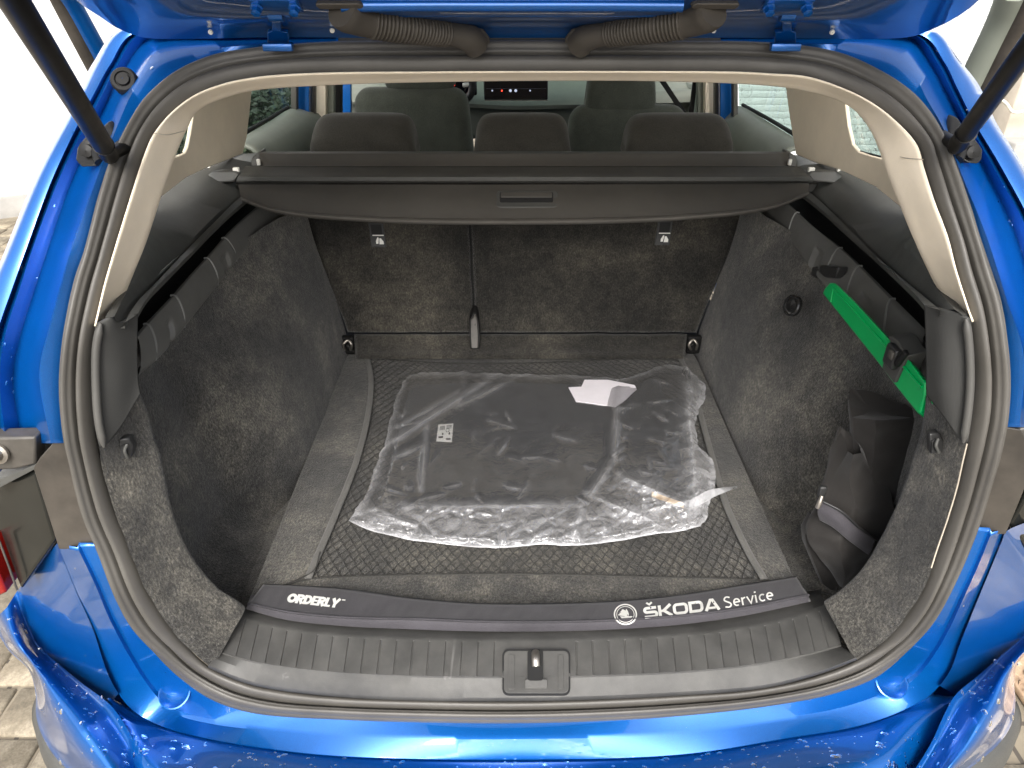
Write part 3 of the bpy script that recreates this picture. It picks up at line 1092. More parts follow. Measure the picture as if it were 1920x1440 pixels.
e_flange = [PY(*p) for p in [(135, -46, .85), (158, -6, .915), (200, 20, .978), (236, 45, 1.03), (277, 57, 1.058), (345, 57, 1.068), (500, 52, 1.068), (700, 53, 1.072), (960, 52, 1.075),
                              (1220, 53, 1.072), (1400, 53, 1.068), (1575, 57, 1.068), (1640, 58, 1.06), (1703, 54, 1.045), (1745, 38, 1.02), (1786, 16, .975), (1818, -8, .93), (1838, -46, .86)]]
e_in1 = [PY(*p) for p in [(158, -52, .85), (180, -20, .90), (225, 6, .955), (262, 28, .99), (310, 38, 1.01), (380, 40, 1.02), (500, 38, 1.02), (700, 40, 1.02), (960, 40, 1.02),
                           (1220, 40, 1.02), (1400, 38, 1.02), (1540, 40, 1.02), (1610, 40, 1.01), (1670, 34, .995), (1710, 18, .965), (1755, -4, .93), (1790, -28, .90), (1815, -54, .86)]]
e_in2 = [PY(*p) for p in [(175, -64, .83), (215, -40, .87), (260, -14, .905), (310, 8, .935), (370, 22, .95), (440, 26, .96), (560, 26, .96), (720, 27, .96), (960, 27, .96),
                           (1200, 27, .96), (1360, 26, .96), (1480, 25, .96), (1550, 20, .95), (1620, 6, .93), (1670, -10, .905), (1720, -32, .875), (1760, -50, .85), (1795, -66, .83)]]
e_in3 = [PY(*p) for p in [(180, -80, .82), (235, -58, .845), (290, -36, .87), (345, -16, .89), (410, -2, .90), (490, 4, .905), (600, 6, .91), (740, 7, .91), (960, 7, .91),
                           (1180, 7, .91), (1320, 6, .91), (1430, 3, .905), (1500, -3, .90), (1570, -18, .885), (1630, -38, .865), (1690, -60, .845), (1740, -74, .825), (1790, -84, .81)]]
e_in3 = [p + np.array([0, 0, .012]) for p in e_in3]
e_a = lift(e_in3, .14, .07, 1.06)
e_b = lift(e_in3, .50, .26, 1.16)
e_c = lift(e_in3, .92, .40, 1.10)
# at the far rows the lid is nearly straight across
for rowx, k in ((e_a, .5), (e_b, .85), (e_c, .95)):
    my = np.mean([p[1] for p in rowx])
    mz = np.mean([p[2] for p in rowx])
    for p in rowx:
        p[1] = p[1] * (1 - k) + my * k
        p[2] = p[2] * (1 - k) + mz * k
tg = loft('tailgate', [e0, e_flange, e_in1, e_in2, e_in3, e_a, e_b, e_c], M['blue'], car, 200, None, True, None, 40)
outer0 = [p + np.array([0, .006, .012]) for p in e0]
outer1 = lift(e0, .05, .085, 1.03)
outer2 = lift(e_a, .0, .10, 1.05)
outer3 = lift(e_b, .0, .10, 1.06)
outer4 = lift(e_c, -.02, .09, 1.04)
loft('outer_skin', [e0, outer0, outer1, outer2, outer3, outer4, e_c], M['blue'], tg, 120, None, True, None, 40)
# pressed stiffening ribs along the hinge edge
for (y, yy, r) in ((22, .975, .006), (10, .935, .007)):
    P = [PY(640, y + 1, yy), PY(800, y, yy), PY(960, y, yy), PY(1120, y, yy), PY(1280, y + 1, yy)]
    V, Fc = tube_data(crom(P, 50), r, 10)
    mesh_obj('pressed_rib', V, Fc, M['blue'], tg)
# small plugs along the flange
for px, py in ((395, 60), (623, 57), (1338, 57), (1560, 60)):
    lathe('flange_plug', PY(px, py, 1.062), (0, -.9, -.2), [(.0035, 0), (.003, .002), (.0004, .0026)], M['shield'], tg, 10)

# ---- hinges
for (cx, sg) in ((518, 1), (1476, -1)):
    hg = box('hinge', PY(cx, 8, .93), (.0540, .030, .006), M['blue'], car, .0015, 2, Matrix.Rotation(R(-30), 3, 'X'))
    prism('hinge_arm', [PY(cx - 12 * sg, 22, .985), PY(cx + 9 * sg, 22, .985), PY(cx + 9 * sg, 44, 1.02), PY(cx + 9 * sg, 60, 1.05), PY(cx + 22 * sg, 61, 1.055), PY(cx + 23 * sg, 82, 1.07), PY(cx - 17 * sg, 82, 1.07), PY(cx - 17 * sg, 61, 1.055), PY(cx - 9 * sg, 59, 1.05), PY(cx - 9 * sg, 44, 1.02)],
          (0, .008, .004), M['blue'], hg, .0015)
    tube('hinge_pin', [PY(cx - 13, 28, .98), PY(cx + 13, 28, .98)], .0075, M['blue'], hg, 14)
    box('hinge_foot', PY(cx + 4 * sg, 88, 1.062), (.040, .012, .010), M['blue'], hg, .0015, 2)
    for dx in (-45, 26):
        lathe('bolt', PY(cx + dx * sg + (8 * sg), 14, .925), (0, -.75, -.6), [(.0075, 0), (.0075, .0015), (.0055, .002), (.0055, .009), (.0005, .0095)], M['blue'], hg, 6)

# ---- cable conduits either side of the middle
for sg in (1, -1):
    def q(px, py, y):
        return PY(px if sg > 0 else 1978 - px, py, y)
    cd = prism('cable_conduit', [q(590, 7, .92), q(672, 7, .92), q(682, 12, .925), q(680, 18, .93), q(600, 19, .93), q(592, 14, .925)], (0, .03, .01), M['conduit'], car, .003, 3)
    tube('rubber_elbow', crom([q(640, 18, .935), q(655, 28, .945), q(680, 38, .96), q(700, 42, .97)], 16), [.0200, .0205, .021, .021, .0205, .020, .0195, .019, .0188, .0186, .0184, .0182, .018, .018, .018, .018], M['conduit'], cd, 18)
    P = crom([q(696, 41, .968), q(760, 52, .99), q(838, 63, 1.03)], 300)
    rr = np.array([.0150 + .0030 * abs(math.sin(math.pi * k / 300 * 22)) ** .7 for k in range(300)])
    tube('bellows', P, rr * np.linspace(1.12, .92, 300), M['conduit'], cd, 20)
    tube('rubber_elbow', crom([q(834, 62, 1.028), q(858, 66, 1.04), q(880, 72, 1.052), q(892, 82, 1.066)], 24), np.linspace(.0135, .0185, 24), M['conduit'], cd, 18)
    prism('grommet', [q(866, 80, 1.058), q(872, 60, 1.05), q(890, 51, 1.05), q(906, 56, 1.055), q(917, 70, 1.06), q(919, 82, 1.064)], (0, .012, .0), M['conduit'], cd, .003, 2)

# ---- gas struts with ball brackets
for side in (-1, 1):
    if side < 0:
        a0 = A(205, 290, -.030)
        a1 = PY(20, -8, .62)
        a2 = a0 + (a1 - a0) * 1.6
        plate_pts = [(140, 300), (143, 278), (158, 258), (178, 250), (205, 226), (219, 262), (216, 300), (185, 312), (152, 314)]
        offp = .0
    else:
        a0 = A(1795, 272, -.030)
        a1 = PY(1925, 92, .745)
        a2 = a0 + (a1 - a0) * 2.4
        plate_pts = [(1842, 300), (1844, 282), (1830, 262), (1815, 252), (1798, 222), (1784, 216), (1780, 240), (1778, 262), (1790, 290), (1815, 306), (1834, 308)]
        offp = .0
    d = a2 - a0
    L = np.linalg.norm(d)
    u = d / L
    st = tube('gas_strut', [a0 + u * .030, a0 + u * .034, a2], [.0095, .0117, .0117] if side < 0 else [.0088, .0108, .0108], M['strut'], car, 24)
    tube('strut_end', [a0 - u * .008, a0 + u * .006, a0 + u * .020, a0 + u * .034], [.009, .0115, .0100, .0125], M['strut'], st, 18)
    pp = [A(px, py, -.004) for px, py in plate_pts]
    pb = prism('strut_bracket', pp, (0, .012, .0), M['strut'], car, .003, 3)
    c = pp[0] * .5 + pp[1] * .5
    inn = np.array([.016 if side < 0 else -.016, 0, -.002])
    lathe('bolt', np.mean(pp[:3], axis=0) + inn + np.array([0, -.003, 0]), (0, -1, .25), [(.013, -.002), (.013, .003), (.008, .004), (.0075, .009), (.0005, .010)], M['strut'], pb, 20)
    tube('ball_stud', [a0 + np.array([0, .040, 0]), a0 + np.array([0, .012, 0]), a0 + np.array([0, -.002, 0])], [.010, .008, .011], M['strut'], pb, 14)
    rid = [A(px, py, -.008) for px, py in (((176, 262), (180, 284), (188, 305)) if side < 0 else ((1812, 258), (1806, 280), (1796, 300)))]
    tube('bracket_rib', crom(rid, 12), .0065, M['strut'], pb, 12)

# ---- open rear doors outside the body
for side in (-1, 1):
    if side < 0:
        hinge = np.array([-.94, 2.45, 0])
        tip = np.array([-1.20, 1.85, 0])
        f1 = [PY(82, -60, 1.95), PY(110, 0, 2.0), PY(188, 150, 2.1)]
        f2 = [PY(104, -40, 1.98), PY(126, 0, 2.02), PY(205, 142, 2.12)]
        w1, w2 = .020, .030
    else:
        hinge = np.array([1.0, 2.45, 0])
        tip = np.array([1.24, 1.85, 0])
        f1 = [PY(1905, -20, 2.0), PY(1882, 40, 2.05), PY(1800, 205, 2.15)]
        f2 = [PY(1935, -20, 1.98), PY(1912, 40, 2.02), PY(1830, 215, 2.12)]
        w1, w2 = .040, .030
    d = tip - hinge
    dv = np.array([-d[1], d[0], 0]) / np.linalg.norm(d) * .05
    dr = prism('open_rear_door', [hinge + (0, 0, .30), hinge + d + (0, 0, .38), hinge + d * 1.02 + (0, 0, .70), hinge + d + (0, 0, .98), hinge + (0, 0, .98)], dv, M['blue'], car, .01, 3)
    tube('window_frame', crom(f1, 20), w1, M['door'] if side > 0 else M['grime'], dr, 10)
    tube('frame_skin', crom(f2, 20), w2, M['blue'] if side < 0 else M['grime'], dr, 10)

# =================================================================== boot interior
def side_rows(n, *rows):
    return [[np.asarray(p, float) for p in r] for r in rows]


ZF = .640                                  # boot floor height


def bumpy(G, amp=.003, sc=9):
    H = G.copy()
    for i in range(G.shape[0]):
        for j in range(G.shape[1]):
            H[i, j] += amp * np.array(mnoise.noise_vector(Vector(G[i, j] * sc)))
    return H


# floor board with a soft front edge
fl = []
for y, dz in ((.845, -.035), (.848, -.004), (.856, 0.0), (1.1, .001), (1.4, .0), (1.79, 0), (1.83, -.01)):
    fl.append([(CX - .500, y, ZF + dz - .030), (CX - .497, y, ZF + dz - .003), (CX - .490, y, ZF + dz), (CX - .25, y, ZF + dz), (CX, y, ZF + dz), (CX + .25, y, ZF + dz), (CX + .482, y, ZF + dz), (CX + .489, y, ZF + dz - .003), (CX + .492, y, ZF + dz - .030)])
G = np.array(fl)
rows = [crom(G[:, j], 60) for j in range(G.shape[1])]
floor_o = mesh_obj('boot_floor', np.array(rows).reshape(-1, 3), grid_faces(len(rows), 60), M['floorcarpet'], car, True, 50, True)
# well under the floor and side pockets
mesh_obj('floor_pan', [(CX - .665, .87, .606), (CX + .665, .87, .606), (CX + .665, 1.95, .606), (CX - .665, 1.95, .606)], [(0, 1, 2, 3)], M['carpet'], car, False)


for side in (-1, 1):
    zs = np.linspace(.586, 1.075, 46)
    ys = np.concatenate([np.linspace(.80, 1.83, 84)])
    Gw = np.zeros((len(zs), len(ys), 3))
    for i, z in enumerate(zs):
        for j, y in enumerate(ys):
            s_ = sm(1.02, 1.34, y)
            lo_ = .615 * (1 - s_) + .497 * s_
            hi_ = .662 - .095 * sm(1.42, 1.82, y)
            t = sm(.60, 1.06, z)
            x = lo_ * (1 - t) + hi_ * t
            x -= .10 * max(0, 1 - (z - .60) / .08) ** 2 * (1 - s_)
            # wheel-arch bulge
            x -= .045 * math.exp(-((y - 1.52) / .20) ** 2 - ((z - .90) / .17) ** 2)
            # crease where the pocket turns into the arch
            x += .012 * math.exp(-((y - 1.13) / .05) ** 2) * (1 if z < 1.0 else .3)
            p = np.array([CX + side * x, y, z])
            p += .0045 * np.array(mnoise.noise_vector(Vector(p * 7 + np.array([side * 3., 0, 0])))) + .0015 * np.array(mnoise.noise_vector(Vector(p * 30)))
            Gw[i, j] = p
    mesh_obj('side_carpet', Gw.reshape(-1, 3), grid_faces(len(zs), len(ys)), M['carpet'], car, True, None, True)

# carpeted corner flanges behind the seal
FL_SI = [(186, 832), (191, 880), (205, 930), (221, 975), (242, 1030), (267, 1093), (303, 1155), (347, 1210), (398, 1253)]
FL_IN = [(262, 737), (274, 765), (288, 810), (307, 880), (321, 947), (350, 1027), (383, 1077), (417, 1110), (460, 1138)]
FR_SI = [(1815, 825), (1806, 870), (1797, 905), (1781, 960), (1758, 1033), (1738, 1087), (1708, 1143), (1655, 1205), (1604, 1240)]
FR_IN = [(1737, 742), (1728, 800), (1714, 850), (1697, 905), (1680, 950), (1655, 1000), (1620, 1060), (1585, 1100), (1545, 1128)]
for L0, L1, s in ((FL_SI, FL_IN, -1), (FR_SI, FR_IN, 1)):
    a = [A(p[0], p[1], .006) for p in L0]
    b_ = [A(p[0], p[1], .085) for p in L1]
    m1_ = [x * .75 + y * .25 + np.array([0, -.006, .0]) for x, y in zip(a, b_)]
    m2_ = [x * .35 + y * .65 + np.array([0, -.006, .0]) for x, y in zip(a, b_)]
    c1_ = [p + np.array([s * .012, .006, 0]) for p in b_]
    c2_ = [p + np.array([s * .10, .05, 0]) for p in b_]
    loft('corner_carpet', [a, m1_, m2_, b_, c1_, c2_], M['carpet'], car, 90, 40, True, None, None, False, lambda G: bumpy(G, .0018, 28))
tube('carpet_binding', crom([A(p[0] + 4, p[1], .0) for p in [(1809, 832), (1800, 870), (1790, 915), (1772, 975), (1752, 1033), (1742, 1065)]], 40), .0010, M['beigewall'], car, 6)

# D-pillar plastic lower panels
PL = [[(180, 606), (172, 650), (171, 715), (176, 790), (186, 838)], [(207, 594), (192, 650), (188, 715), (191, 790), (199, 834)],
      [(225, 604), (222, 655), (221, 715), (221, 770), (222, 808)], [(259, 588), (258, 650), (259, 700), (261, 722), (264, 738)]]
PR = [[(1820, 597), (1826, 650), (1828, 713), (1824, 770), (1815, 830)], [(1806, 590), (1811, 650), (1811, 713), (1808, 775), (1800, 824)],
      [(1772, 580), (1770, 640), (1769, 700), (1769, 745), (1771, 784)], [(1733, 572), (1735, 640), (1736, 690), (1736, 720), (1737, 740)]]
for RW, s in ((PL, -1), (PR, 1)):
    offs = (.004, .006, .020, .045)
    rows = [[A(p[0], p[1], o_) for p in r] for r, o_ in zip(RW, offs)]
    loft('pillar_panel', rows, M['pillar'], car, 40, 30, True, .003, None)
    # rounded grey nosing along the seal
    P = [A(p[0] + (9 if s < 0 else -9), p[1], .0) for p in RW[0]]
    tube('nosing', crom(P, 40), .0050 * np.clip(np.sin(np.linspace(.12, math.pi - .12, 40)) * 3, 0, 1), M['nosing'], car, 12)

# upper shelf trims, storage slots and ribbed lips
TR = {
    -1: dict(O=[(206, 595, None, .004), (232, 540, 1.238), (262, 478, 1.222), (294, 377, 1.20), (350, 333, 1.205), (388, 319, 1.205), (440, 298, 1.20)],
             G=[(225, 604, None, .018), (243, 573, 1.228), (286, 528, 1.200), (333, 480, 1.152), (388, 424, 1.152), (440, 374, 1.152), (510, 318, 1.152)],
             L=[(258, 589, None, .045), (277, 557, 1.218), (318, 514, 1.185), (362, 470, 1.145), (405, 426, 1.145), (446, 388, 1.145), (520, 330, 1.145)],
             K=[(257, 632, 1.100), (285, 600, 1.103), (325, 558, 1.105), (365, 512, 1.107), (396, 478, 1.107), (440, 428, 1.107), (530, 350, 1.107)],
             T=[(258, 705, 1.045), (300, 668, 1.050), (345, 615, 1.05), (400, 545, 1.05), (450, 482, 1.05), (490, 440, 1.05), (565, 380, 1.05)]),
    1: dict(O=[(1805, 591, None, .004), (1745, 510, 1.238), (1715, 448, 1.222), (1693, 393, 1.20), (1640, 350, 1.205), (1600, 327, 1.205), (1550, 306, 1.20)],
            G=[(1772, 581, None, .018), (1742, 556, 1.228), (1697, 520, 1.200), (1650, 480, 1.152), (1593, 424, 1.152), (1540, 374, 1.152), (1470, 318, 1.152)],
            L=[(1734, 573, None, .045), (1712, 548, 1.218), (1670, 508, 1.185), (1634, 476, 1.145), (1580, 428, 1.145), (1535, 388, 1.145), (1460, 330, 1.145)],
            K=[(1735, 624, 1.100), (1705, 594, 1.103), (1663, 553, 1.105), (1609, 499, 1.107), (1570, 463, 1.107), (1525, 428, 1.107), (1440, 350, 1.107)],
            T=[(1737, 742, 1.045), (1672, 668, 1.050), (1620, 612, 1.05), (1560, 552, 1.05), (1520, 505, 1.05), (1490, 462, 1.05), (1420, 390, 1.05)]),
}
for s in (-1, 1):
    d = {k: [PZ(*p) if p[2] is not None else A(p[0], p[1], p[3]) for p in v] for k, v in TR[s].items()}
    O, Gv, L_, K, T = d['O'], d['G'], d['L'], d['K'], d['T']
    e = np.array
    o_out = [p + e([s * (.006 if i < 2 else .05), 0, .0 if i < 2 else .02]) for i, p in enumerate(O)]
    mid = [(p * .5 + q * .5) + e([0, 0, .004]) for p, q in zip(O, Gv)]
    g0 = [p + e([s * .004, 0, .0005]) for p in Gv]
    g1 = [p + e([s * .002, 0, -.009]) for p in Gv]
    g2 = [p + e([-s * .004, 0, -.009]) for p in Gv]
    g3 = [p + e([-s * .006, 0, -.0005]) for p in Gv]
    trim = loft('upper_side_trim', [o_out, O, mid, g0, g1, g2, g3, L_, [p + e([s * .002, 0, -.006]) for p in L_], [p + e([s * .006, 0, -.012]) for p in L_]], M['trim'], car, 70, None, True, None, 40)
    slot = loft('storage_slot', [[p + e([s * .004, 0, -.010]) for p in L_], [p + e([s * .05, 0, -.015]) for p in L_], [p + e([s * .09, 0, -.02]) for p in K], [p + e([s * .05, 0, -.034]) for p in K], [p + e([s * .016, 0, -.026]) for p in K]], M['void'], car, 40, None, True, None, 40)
    rec = ((.10, .135), (.44, .50)) if s < 0 else ((.215, .28), (.50, .56))

    def lipwarp(G):
        H = G.copy()
        for j in range(G.shape[1]):
            u_ = j / (G.shape[1] - 1)
            k_ = max(sm(a0, a0 + .012, u_) * (1 - sm(a1 - .012, a1, u_)) for a0, a1 in rec)
            f_ = np.clip((np.arange(G.shape[0]) / (G.shape[0] - 1) - .34) / .12, 0, 1)
            H[:, j, 0] += s * .009 * k_ * f_
        return H
    lip = loft('slot_lip', [[p + e([s * .012, 0, -.012]) for p in K], [p + e([s * .006, 0, 0]) for p in K], K, [p * .5 + q * .5 + e([-s * .006, 0, 0]) for p, q in zip(K, T)], T, [p + e([s * .03, .0, -.012]) for p in T]], M['lip'], car, 160, 24, True, None, 30, False, lipwarp)
    tube('slot_floor_rail', crom([p + e([s * .02, 0, -.004]) for p in L_], 30), .003, M['black'], trim, 6)
    kc, tc_ = crom(K, 100), crom(T, 100)
    for f in ((.06, .19, .40, .54) if s < 0 else (.16, .34, .46, .74)):
        k = int(f * 99)
        P = [kc[k] + e([s * .008, 0, .0]), kc[k], kc[k] * .5 + tc_[k] * .5 + e([-s * .0062, 0, 0]), tc_[k]]
        tube('lip_rib', crom(P, 14), .0021, M['rib'], lip, 6)

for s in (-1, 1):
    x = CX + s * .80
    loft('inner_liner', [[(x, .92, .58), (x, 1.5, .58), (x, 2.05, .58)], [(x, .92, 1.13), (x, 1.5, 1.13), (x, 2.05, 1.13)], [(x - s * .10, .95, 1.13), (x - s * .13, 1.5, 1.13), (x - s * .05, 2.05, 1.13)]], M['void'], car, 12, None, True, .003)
for pts_ in ([(424, 304), (456, 288), (500, 284), (596, 284), (596, 330), (440, 345), (405, 326)], [(1562, 310), (1496, 291), (1460, 284), (1368, 284), (1368, 330), (1530, 345), (1580, 326)]):
    prism('parcel_ledge', [PZ(px, py, 1.168) for px, py in pts_], (0, 0, -.02), M['trim'], car, .003)
# beige tailgate surround strip
E_SI = [(180, 612), (198, 535), (215, 475), (250, 360), (271, 295), (290, 252), (323, 213), (367, 180), (420, 159), (480, 147), (550, 141), (640, 138), (760, 137),
        (960, 136), (1200, 136), (1380, 137), (1440, 140), (1513, 146), (1580, 168), (1632, 194), (1680, 230), (1718, 272), (1731, 315), (1751, 380), (1775, 445), (1790, 505), (1812, 575), (1822, 604)]
E_IN = [(204, 596), (236, 534), (262, 478), (297, 376), (327, 293), (347, 246), (366, 212), (405, 190), (472, 171), (538, 164), (598, 161), (660, 158), (770, 155),
        (960, 152), (1200, 152), (1380, 157), (1440, 161), (1490, 167), (1565, 186), (1602, 206), (1632, 241), (1651, 283), (1664, 322), (1690, 386), (1715, 448), (1746, 511), (1788, 578), (1812, 598)]
a = [A(p[0], p[1], .003) for p in E_SI]
b_ = [A(p[0], p[1], .060) for p in E_IN]
m1_ = [x * .72 + y * .28 + np.array([0, -.004, .002]) for x, y in zip(a, b_)]
m2_ = [x * .3 + y * .7 + np.array([0, -.004, .002]) for x, y in zip(a, b_)]
c_ = [p + (q - p) * .35 + np.array([0, .045, 0]) for p, q in zip(b_, a)]
loft('pillar_cover', [a, m1_, m2_, b_, c_], M['beige'], car, 300, 20, True, .002, None)
for P in ([A(291, 251, -.001), A(312, 254, .012), A(347, 247, .056)], [A(1728, 300, -.001), A(1700, 298, .02), A(1672, 292, .05)]):
    tube('trim_seam', crom([p + np.array([0, -.003, .0015]) for p in P], 12), .0006, M['beigewall'], car, 6)

# C-pillar panels, quarter lights
CP = {-1: [(395, 150), (474, 155), (468, 215), (463, 258), (456, 288), (430, 299), (388, 315), (350, 333), (300, 372), (280, 400), (288, 345), (323, 294), (334, 292), (347, 286), (352, 275), (357, 250), (361, 225), (366, 190)],
      1: [(1560, 150), (1472, 155), (1478, 205), (1485, 250), (1492, 290), (1530, 306), (1573, 318), (1640, 350), (1690, 391), (1712, 430), (1712, 400), (1668, 327), (1665, 318), (1655, 297), (1632, 291), (1610, 284), (1598, 270), (1590, 235), (1584, 185)]}
for s in (-1, 1):
    X = CX + s * .69
    cpn = prism('quarter_panel_trim', [PX(p[0], p[1], X) for p in CP[s]], (s * .008, 0, 0), M['beige'], car, .003, 3)
    wl = [(366, 190), (361, 225), (357, 250), (352, 275), (347, 286), (334, 292), (323, 294)] if s < 0 else [(1584, 185), (1590, 235), (1598, 270), (1610, 284), (1632, 291), (1655, 297), (1668, 303)]
    tube('window_rubber', crom([PX(p[0], p[1], X + s * .006) for p in wl[1:-1]], 30), .0042, M['rubber_dark'], cpn, 8)
    gl_ = [(300, 170), (375, 170), (372, 300), (300, 312)] if s < 0 else [(1578, 170), (1690, 170), (1690, 312), (1590, 305)]
    prism('quarter_light', [PX(p[0], p[1], X + s * .014) for p in gl_], (s * .004, 0, 0), M['glass'], car)

# rear seat backs with carpeted rear faces
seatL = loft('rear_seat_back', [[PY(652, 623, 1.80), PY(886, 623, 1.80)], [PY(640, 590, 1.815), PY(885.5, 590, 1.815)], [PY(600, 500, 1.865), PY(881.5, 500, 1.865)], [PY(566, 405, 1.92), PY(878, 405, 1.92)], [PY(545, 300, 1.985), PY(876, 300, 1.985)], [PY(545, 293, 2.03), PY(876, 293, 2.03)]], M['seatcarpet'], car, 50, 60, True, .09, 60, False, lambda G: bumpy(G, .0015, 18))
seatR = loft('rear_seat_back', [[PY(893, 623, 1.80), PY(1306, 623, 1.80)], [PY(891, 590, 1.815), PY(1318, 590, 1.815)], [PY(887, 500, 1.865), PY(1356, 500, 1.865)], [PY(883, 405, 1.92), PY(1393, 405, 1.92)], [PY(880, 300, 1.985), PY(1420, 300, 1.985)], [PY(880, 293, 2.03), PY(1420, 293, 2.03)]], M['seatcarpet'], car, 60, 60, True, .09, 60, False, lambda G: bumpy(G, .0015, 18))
prism('seat_gap_shade', [PY(874, 290, 2.0), PY(884, 290, 2.0), PY(896, 630, 1.815), PY(884, 630, 1.815)], (0, .02, 0), M['void'], car)  # dark strip painted in for the shade between the seat backs
loft('seat_hinge_flap', [[PY(664, 626, 1.797), PY(1288, 626, 1.797)], [PY(664, 628, 1.790), PY(1288, 628, 1.790)], [PY(665, 640, 1.777), PY(1287, 640, 1.777)], [PY(666, 655, 1.760), PY(1286, 655, 1.760)], [PY(667, 668, 1.742), PY(1285, 668, 1.742)], [PY(668, 673, 1.738), PY(1284, 673, 1.738)]], M['seatcarpet'], car, 80, 30, True, .004, 60, False, lambda G: bumpy(G, .0015, 18))
bc = prism('seat_pivot_cover', [PY(880, 600, 1.792), PY(887, 587, 1.79), (PY(893, 587, 1.79)), PY(897, 598, 1.79), PY(900, 630, 1.77), PY(899, 655, 1.745), PY(882, 655, 1.745), PY(880, 630, 1.77)], (0, .03, .01), M['rubber_dark'], car, .002)
prism('pivot_tongue', [PY(883, 601, 1.786), PY(891, 590, 1.784), PY(894, 600, 1.784), PY(896, 630, 1.764), PY(896, 653, 1.740), PY(884, 653, 1.740), PY(883, 630, 1.764)], (0, .006, .002), M['galv'], bc, .0015)
# lashing eyes at the far floor corners
for px, py in ((652, 646), (1300, 645)):
    le = box('lashing_eye', PY(px, py, 1.79), (.040, .02, .055), M['rubber_dark'], car, .006, 2)
    tube('ring', crom([PY(px - 5, py + 10, 1.765), PY(px - 8, py, 1.755), PY(px, py - 8, 1.76), PY(px + 7, py, 1.755), PY(px + 5, py + 10, 1.765)], 24), .0035, M['steel'], le, 8)

# top-tether points with printed symbols
for (cx, cy, sk, sg) in ((707, 432, .14, 1), (1247, 428, -.14, -1)):
    def tp(dx, dy, o_=0.0):
        px, py = cx + dx + sk * dy, cy + dy
        return PY(px, py, np.interp(py, [405, 500, 590], [1.92, 1.865, 1.815]) - .004 - o_)
    ta = prism('tether_point', [tp(-15, -14), tp(13, -14), tp(13, 32), tp(-15, 32)], (0, .006, 0), M['black'], (seatL if sg > 0 else seatR), .001)
    prism('tether_mouth_shade', [tp(-11, -11, .0006), tp(9, -11, .0006), tp(9, 8, .0006), tp(-11, 8, .0006)], (0, .002, 0), M['void'], ta)  # flat near-black patch painting the shade inside the opening
    prism('printed_line', [tp(-10, 8.5, .001), tp(11, 8.5, .001), tp(11, 10.3, .001), tp(-10, 10.3, .001)], (0, .0008, 0), M['white_print'], ta)
    prism('printed_anchor', [tp(-2, 14, .001), tp(0, 13, .001), tp(1, 16, .001), tp(-1, 25, .001), tp(-5, 25, .001), tp(-5, 20, .001)], (0, .0008, 0), M['white_print'], ta)
    prism('printed_seat', [tp(2, 15, .001), tp(5, 15, .001), tp(9, 21, .001), tp(9, 26, .001), tp(1, 26, .001)], (0, .0008, 0), M['white_print'], ta)

# headrests
def headrest(cx, cy, wpx, Y, h, d, m, parent, lean=.5):
    c = PY(cx, cy, Y)
    zc = Y * cp - (c[2] - CAM[2]) * sp
    wd = wpx * zc / F
    pf = [(-.46, -.50), (-.50, -.42), (-.52, -.20), (-.50, .02), (-.43, .14), (-.20, .38), (0.0, .49), (.22, .50), (.42, .42), (.50, .2), (.50, -.2), (.46, -.46), (.3, -.5), (-.2, -.5)]
    pf = crom([np.array([a_, b2, 0.0]) for a_, b2 in pf + [pf[0]]], 57)[:-1]
    G = []
    for u in np.sin(np.linspace(-math.pi / 2, math.pi / 2, 31)):
        k = max(0.0, 1 - abs(u) ** 5) ** (1 / 2.6)
        k2 = max(0.0, 1 - abs(u) ** 7) ** (1 / 3.0)
        G.append([c + np.array([u * wd / 2 * (1 - .05 * (q[1] + .5) * abs(u)), q[0] * d * (.35 + .65 * k), (q[1] + .5) * h * (.12 + .88 * k2) - .5 * h + (1 - k2) * h * .12]) for q in pf])
    G = np.array(G)
    nn = G.shape[1]
    Fc = grid_faces(G.shape[0], nn, True) + [tuple(range(nn)), tuple(range((G.shape[0] - 1) * nn, G.shape[0] * nn))[::-1]]
    return mesh_obj('headrest', G.reshape(-1, 3), Fc, m, parent, True, 60, True)


for cx, wpx, par in ((684, 200, seatL), (979, 184, seatR), (1270, 204, seatR)):
    hr = headrest(cx, 254, wpx, 2.02, .105, .16, M['seat'], par)
    for dx in (-60, 60):
        tube('post', [PY(cx + dx, 285, 2.03), PY(cx + dx, 300, 2.03)], .006, M['steel'], hr, 10)

# front seats
fs = box('front_seat', PY(781, 300, 2.75) + np.array([0, 0, -.05]), (.50, .17, .62), M['seat2'], car, .055, 6, None, (.80, .70), -.02)
fs2 = box('front_seat', PY(1167, 322, 2.70) + np.array([0, 0, -.05]), (.50, .17, .58), M['seat2'], car, .055, 6, None, (.82, .70), -.02)
headrest(787, 118, 132, 2.76, .16, .11, M['seat2'], fs)
headrest(1164, 160, 134, 2.70, .17, .11, M['seat2'], fs2)

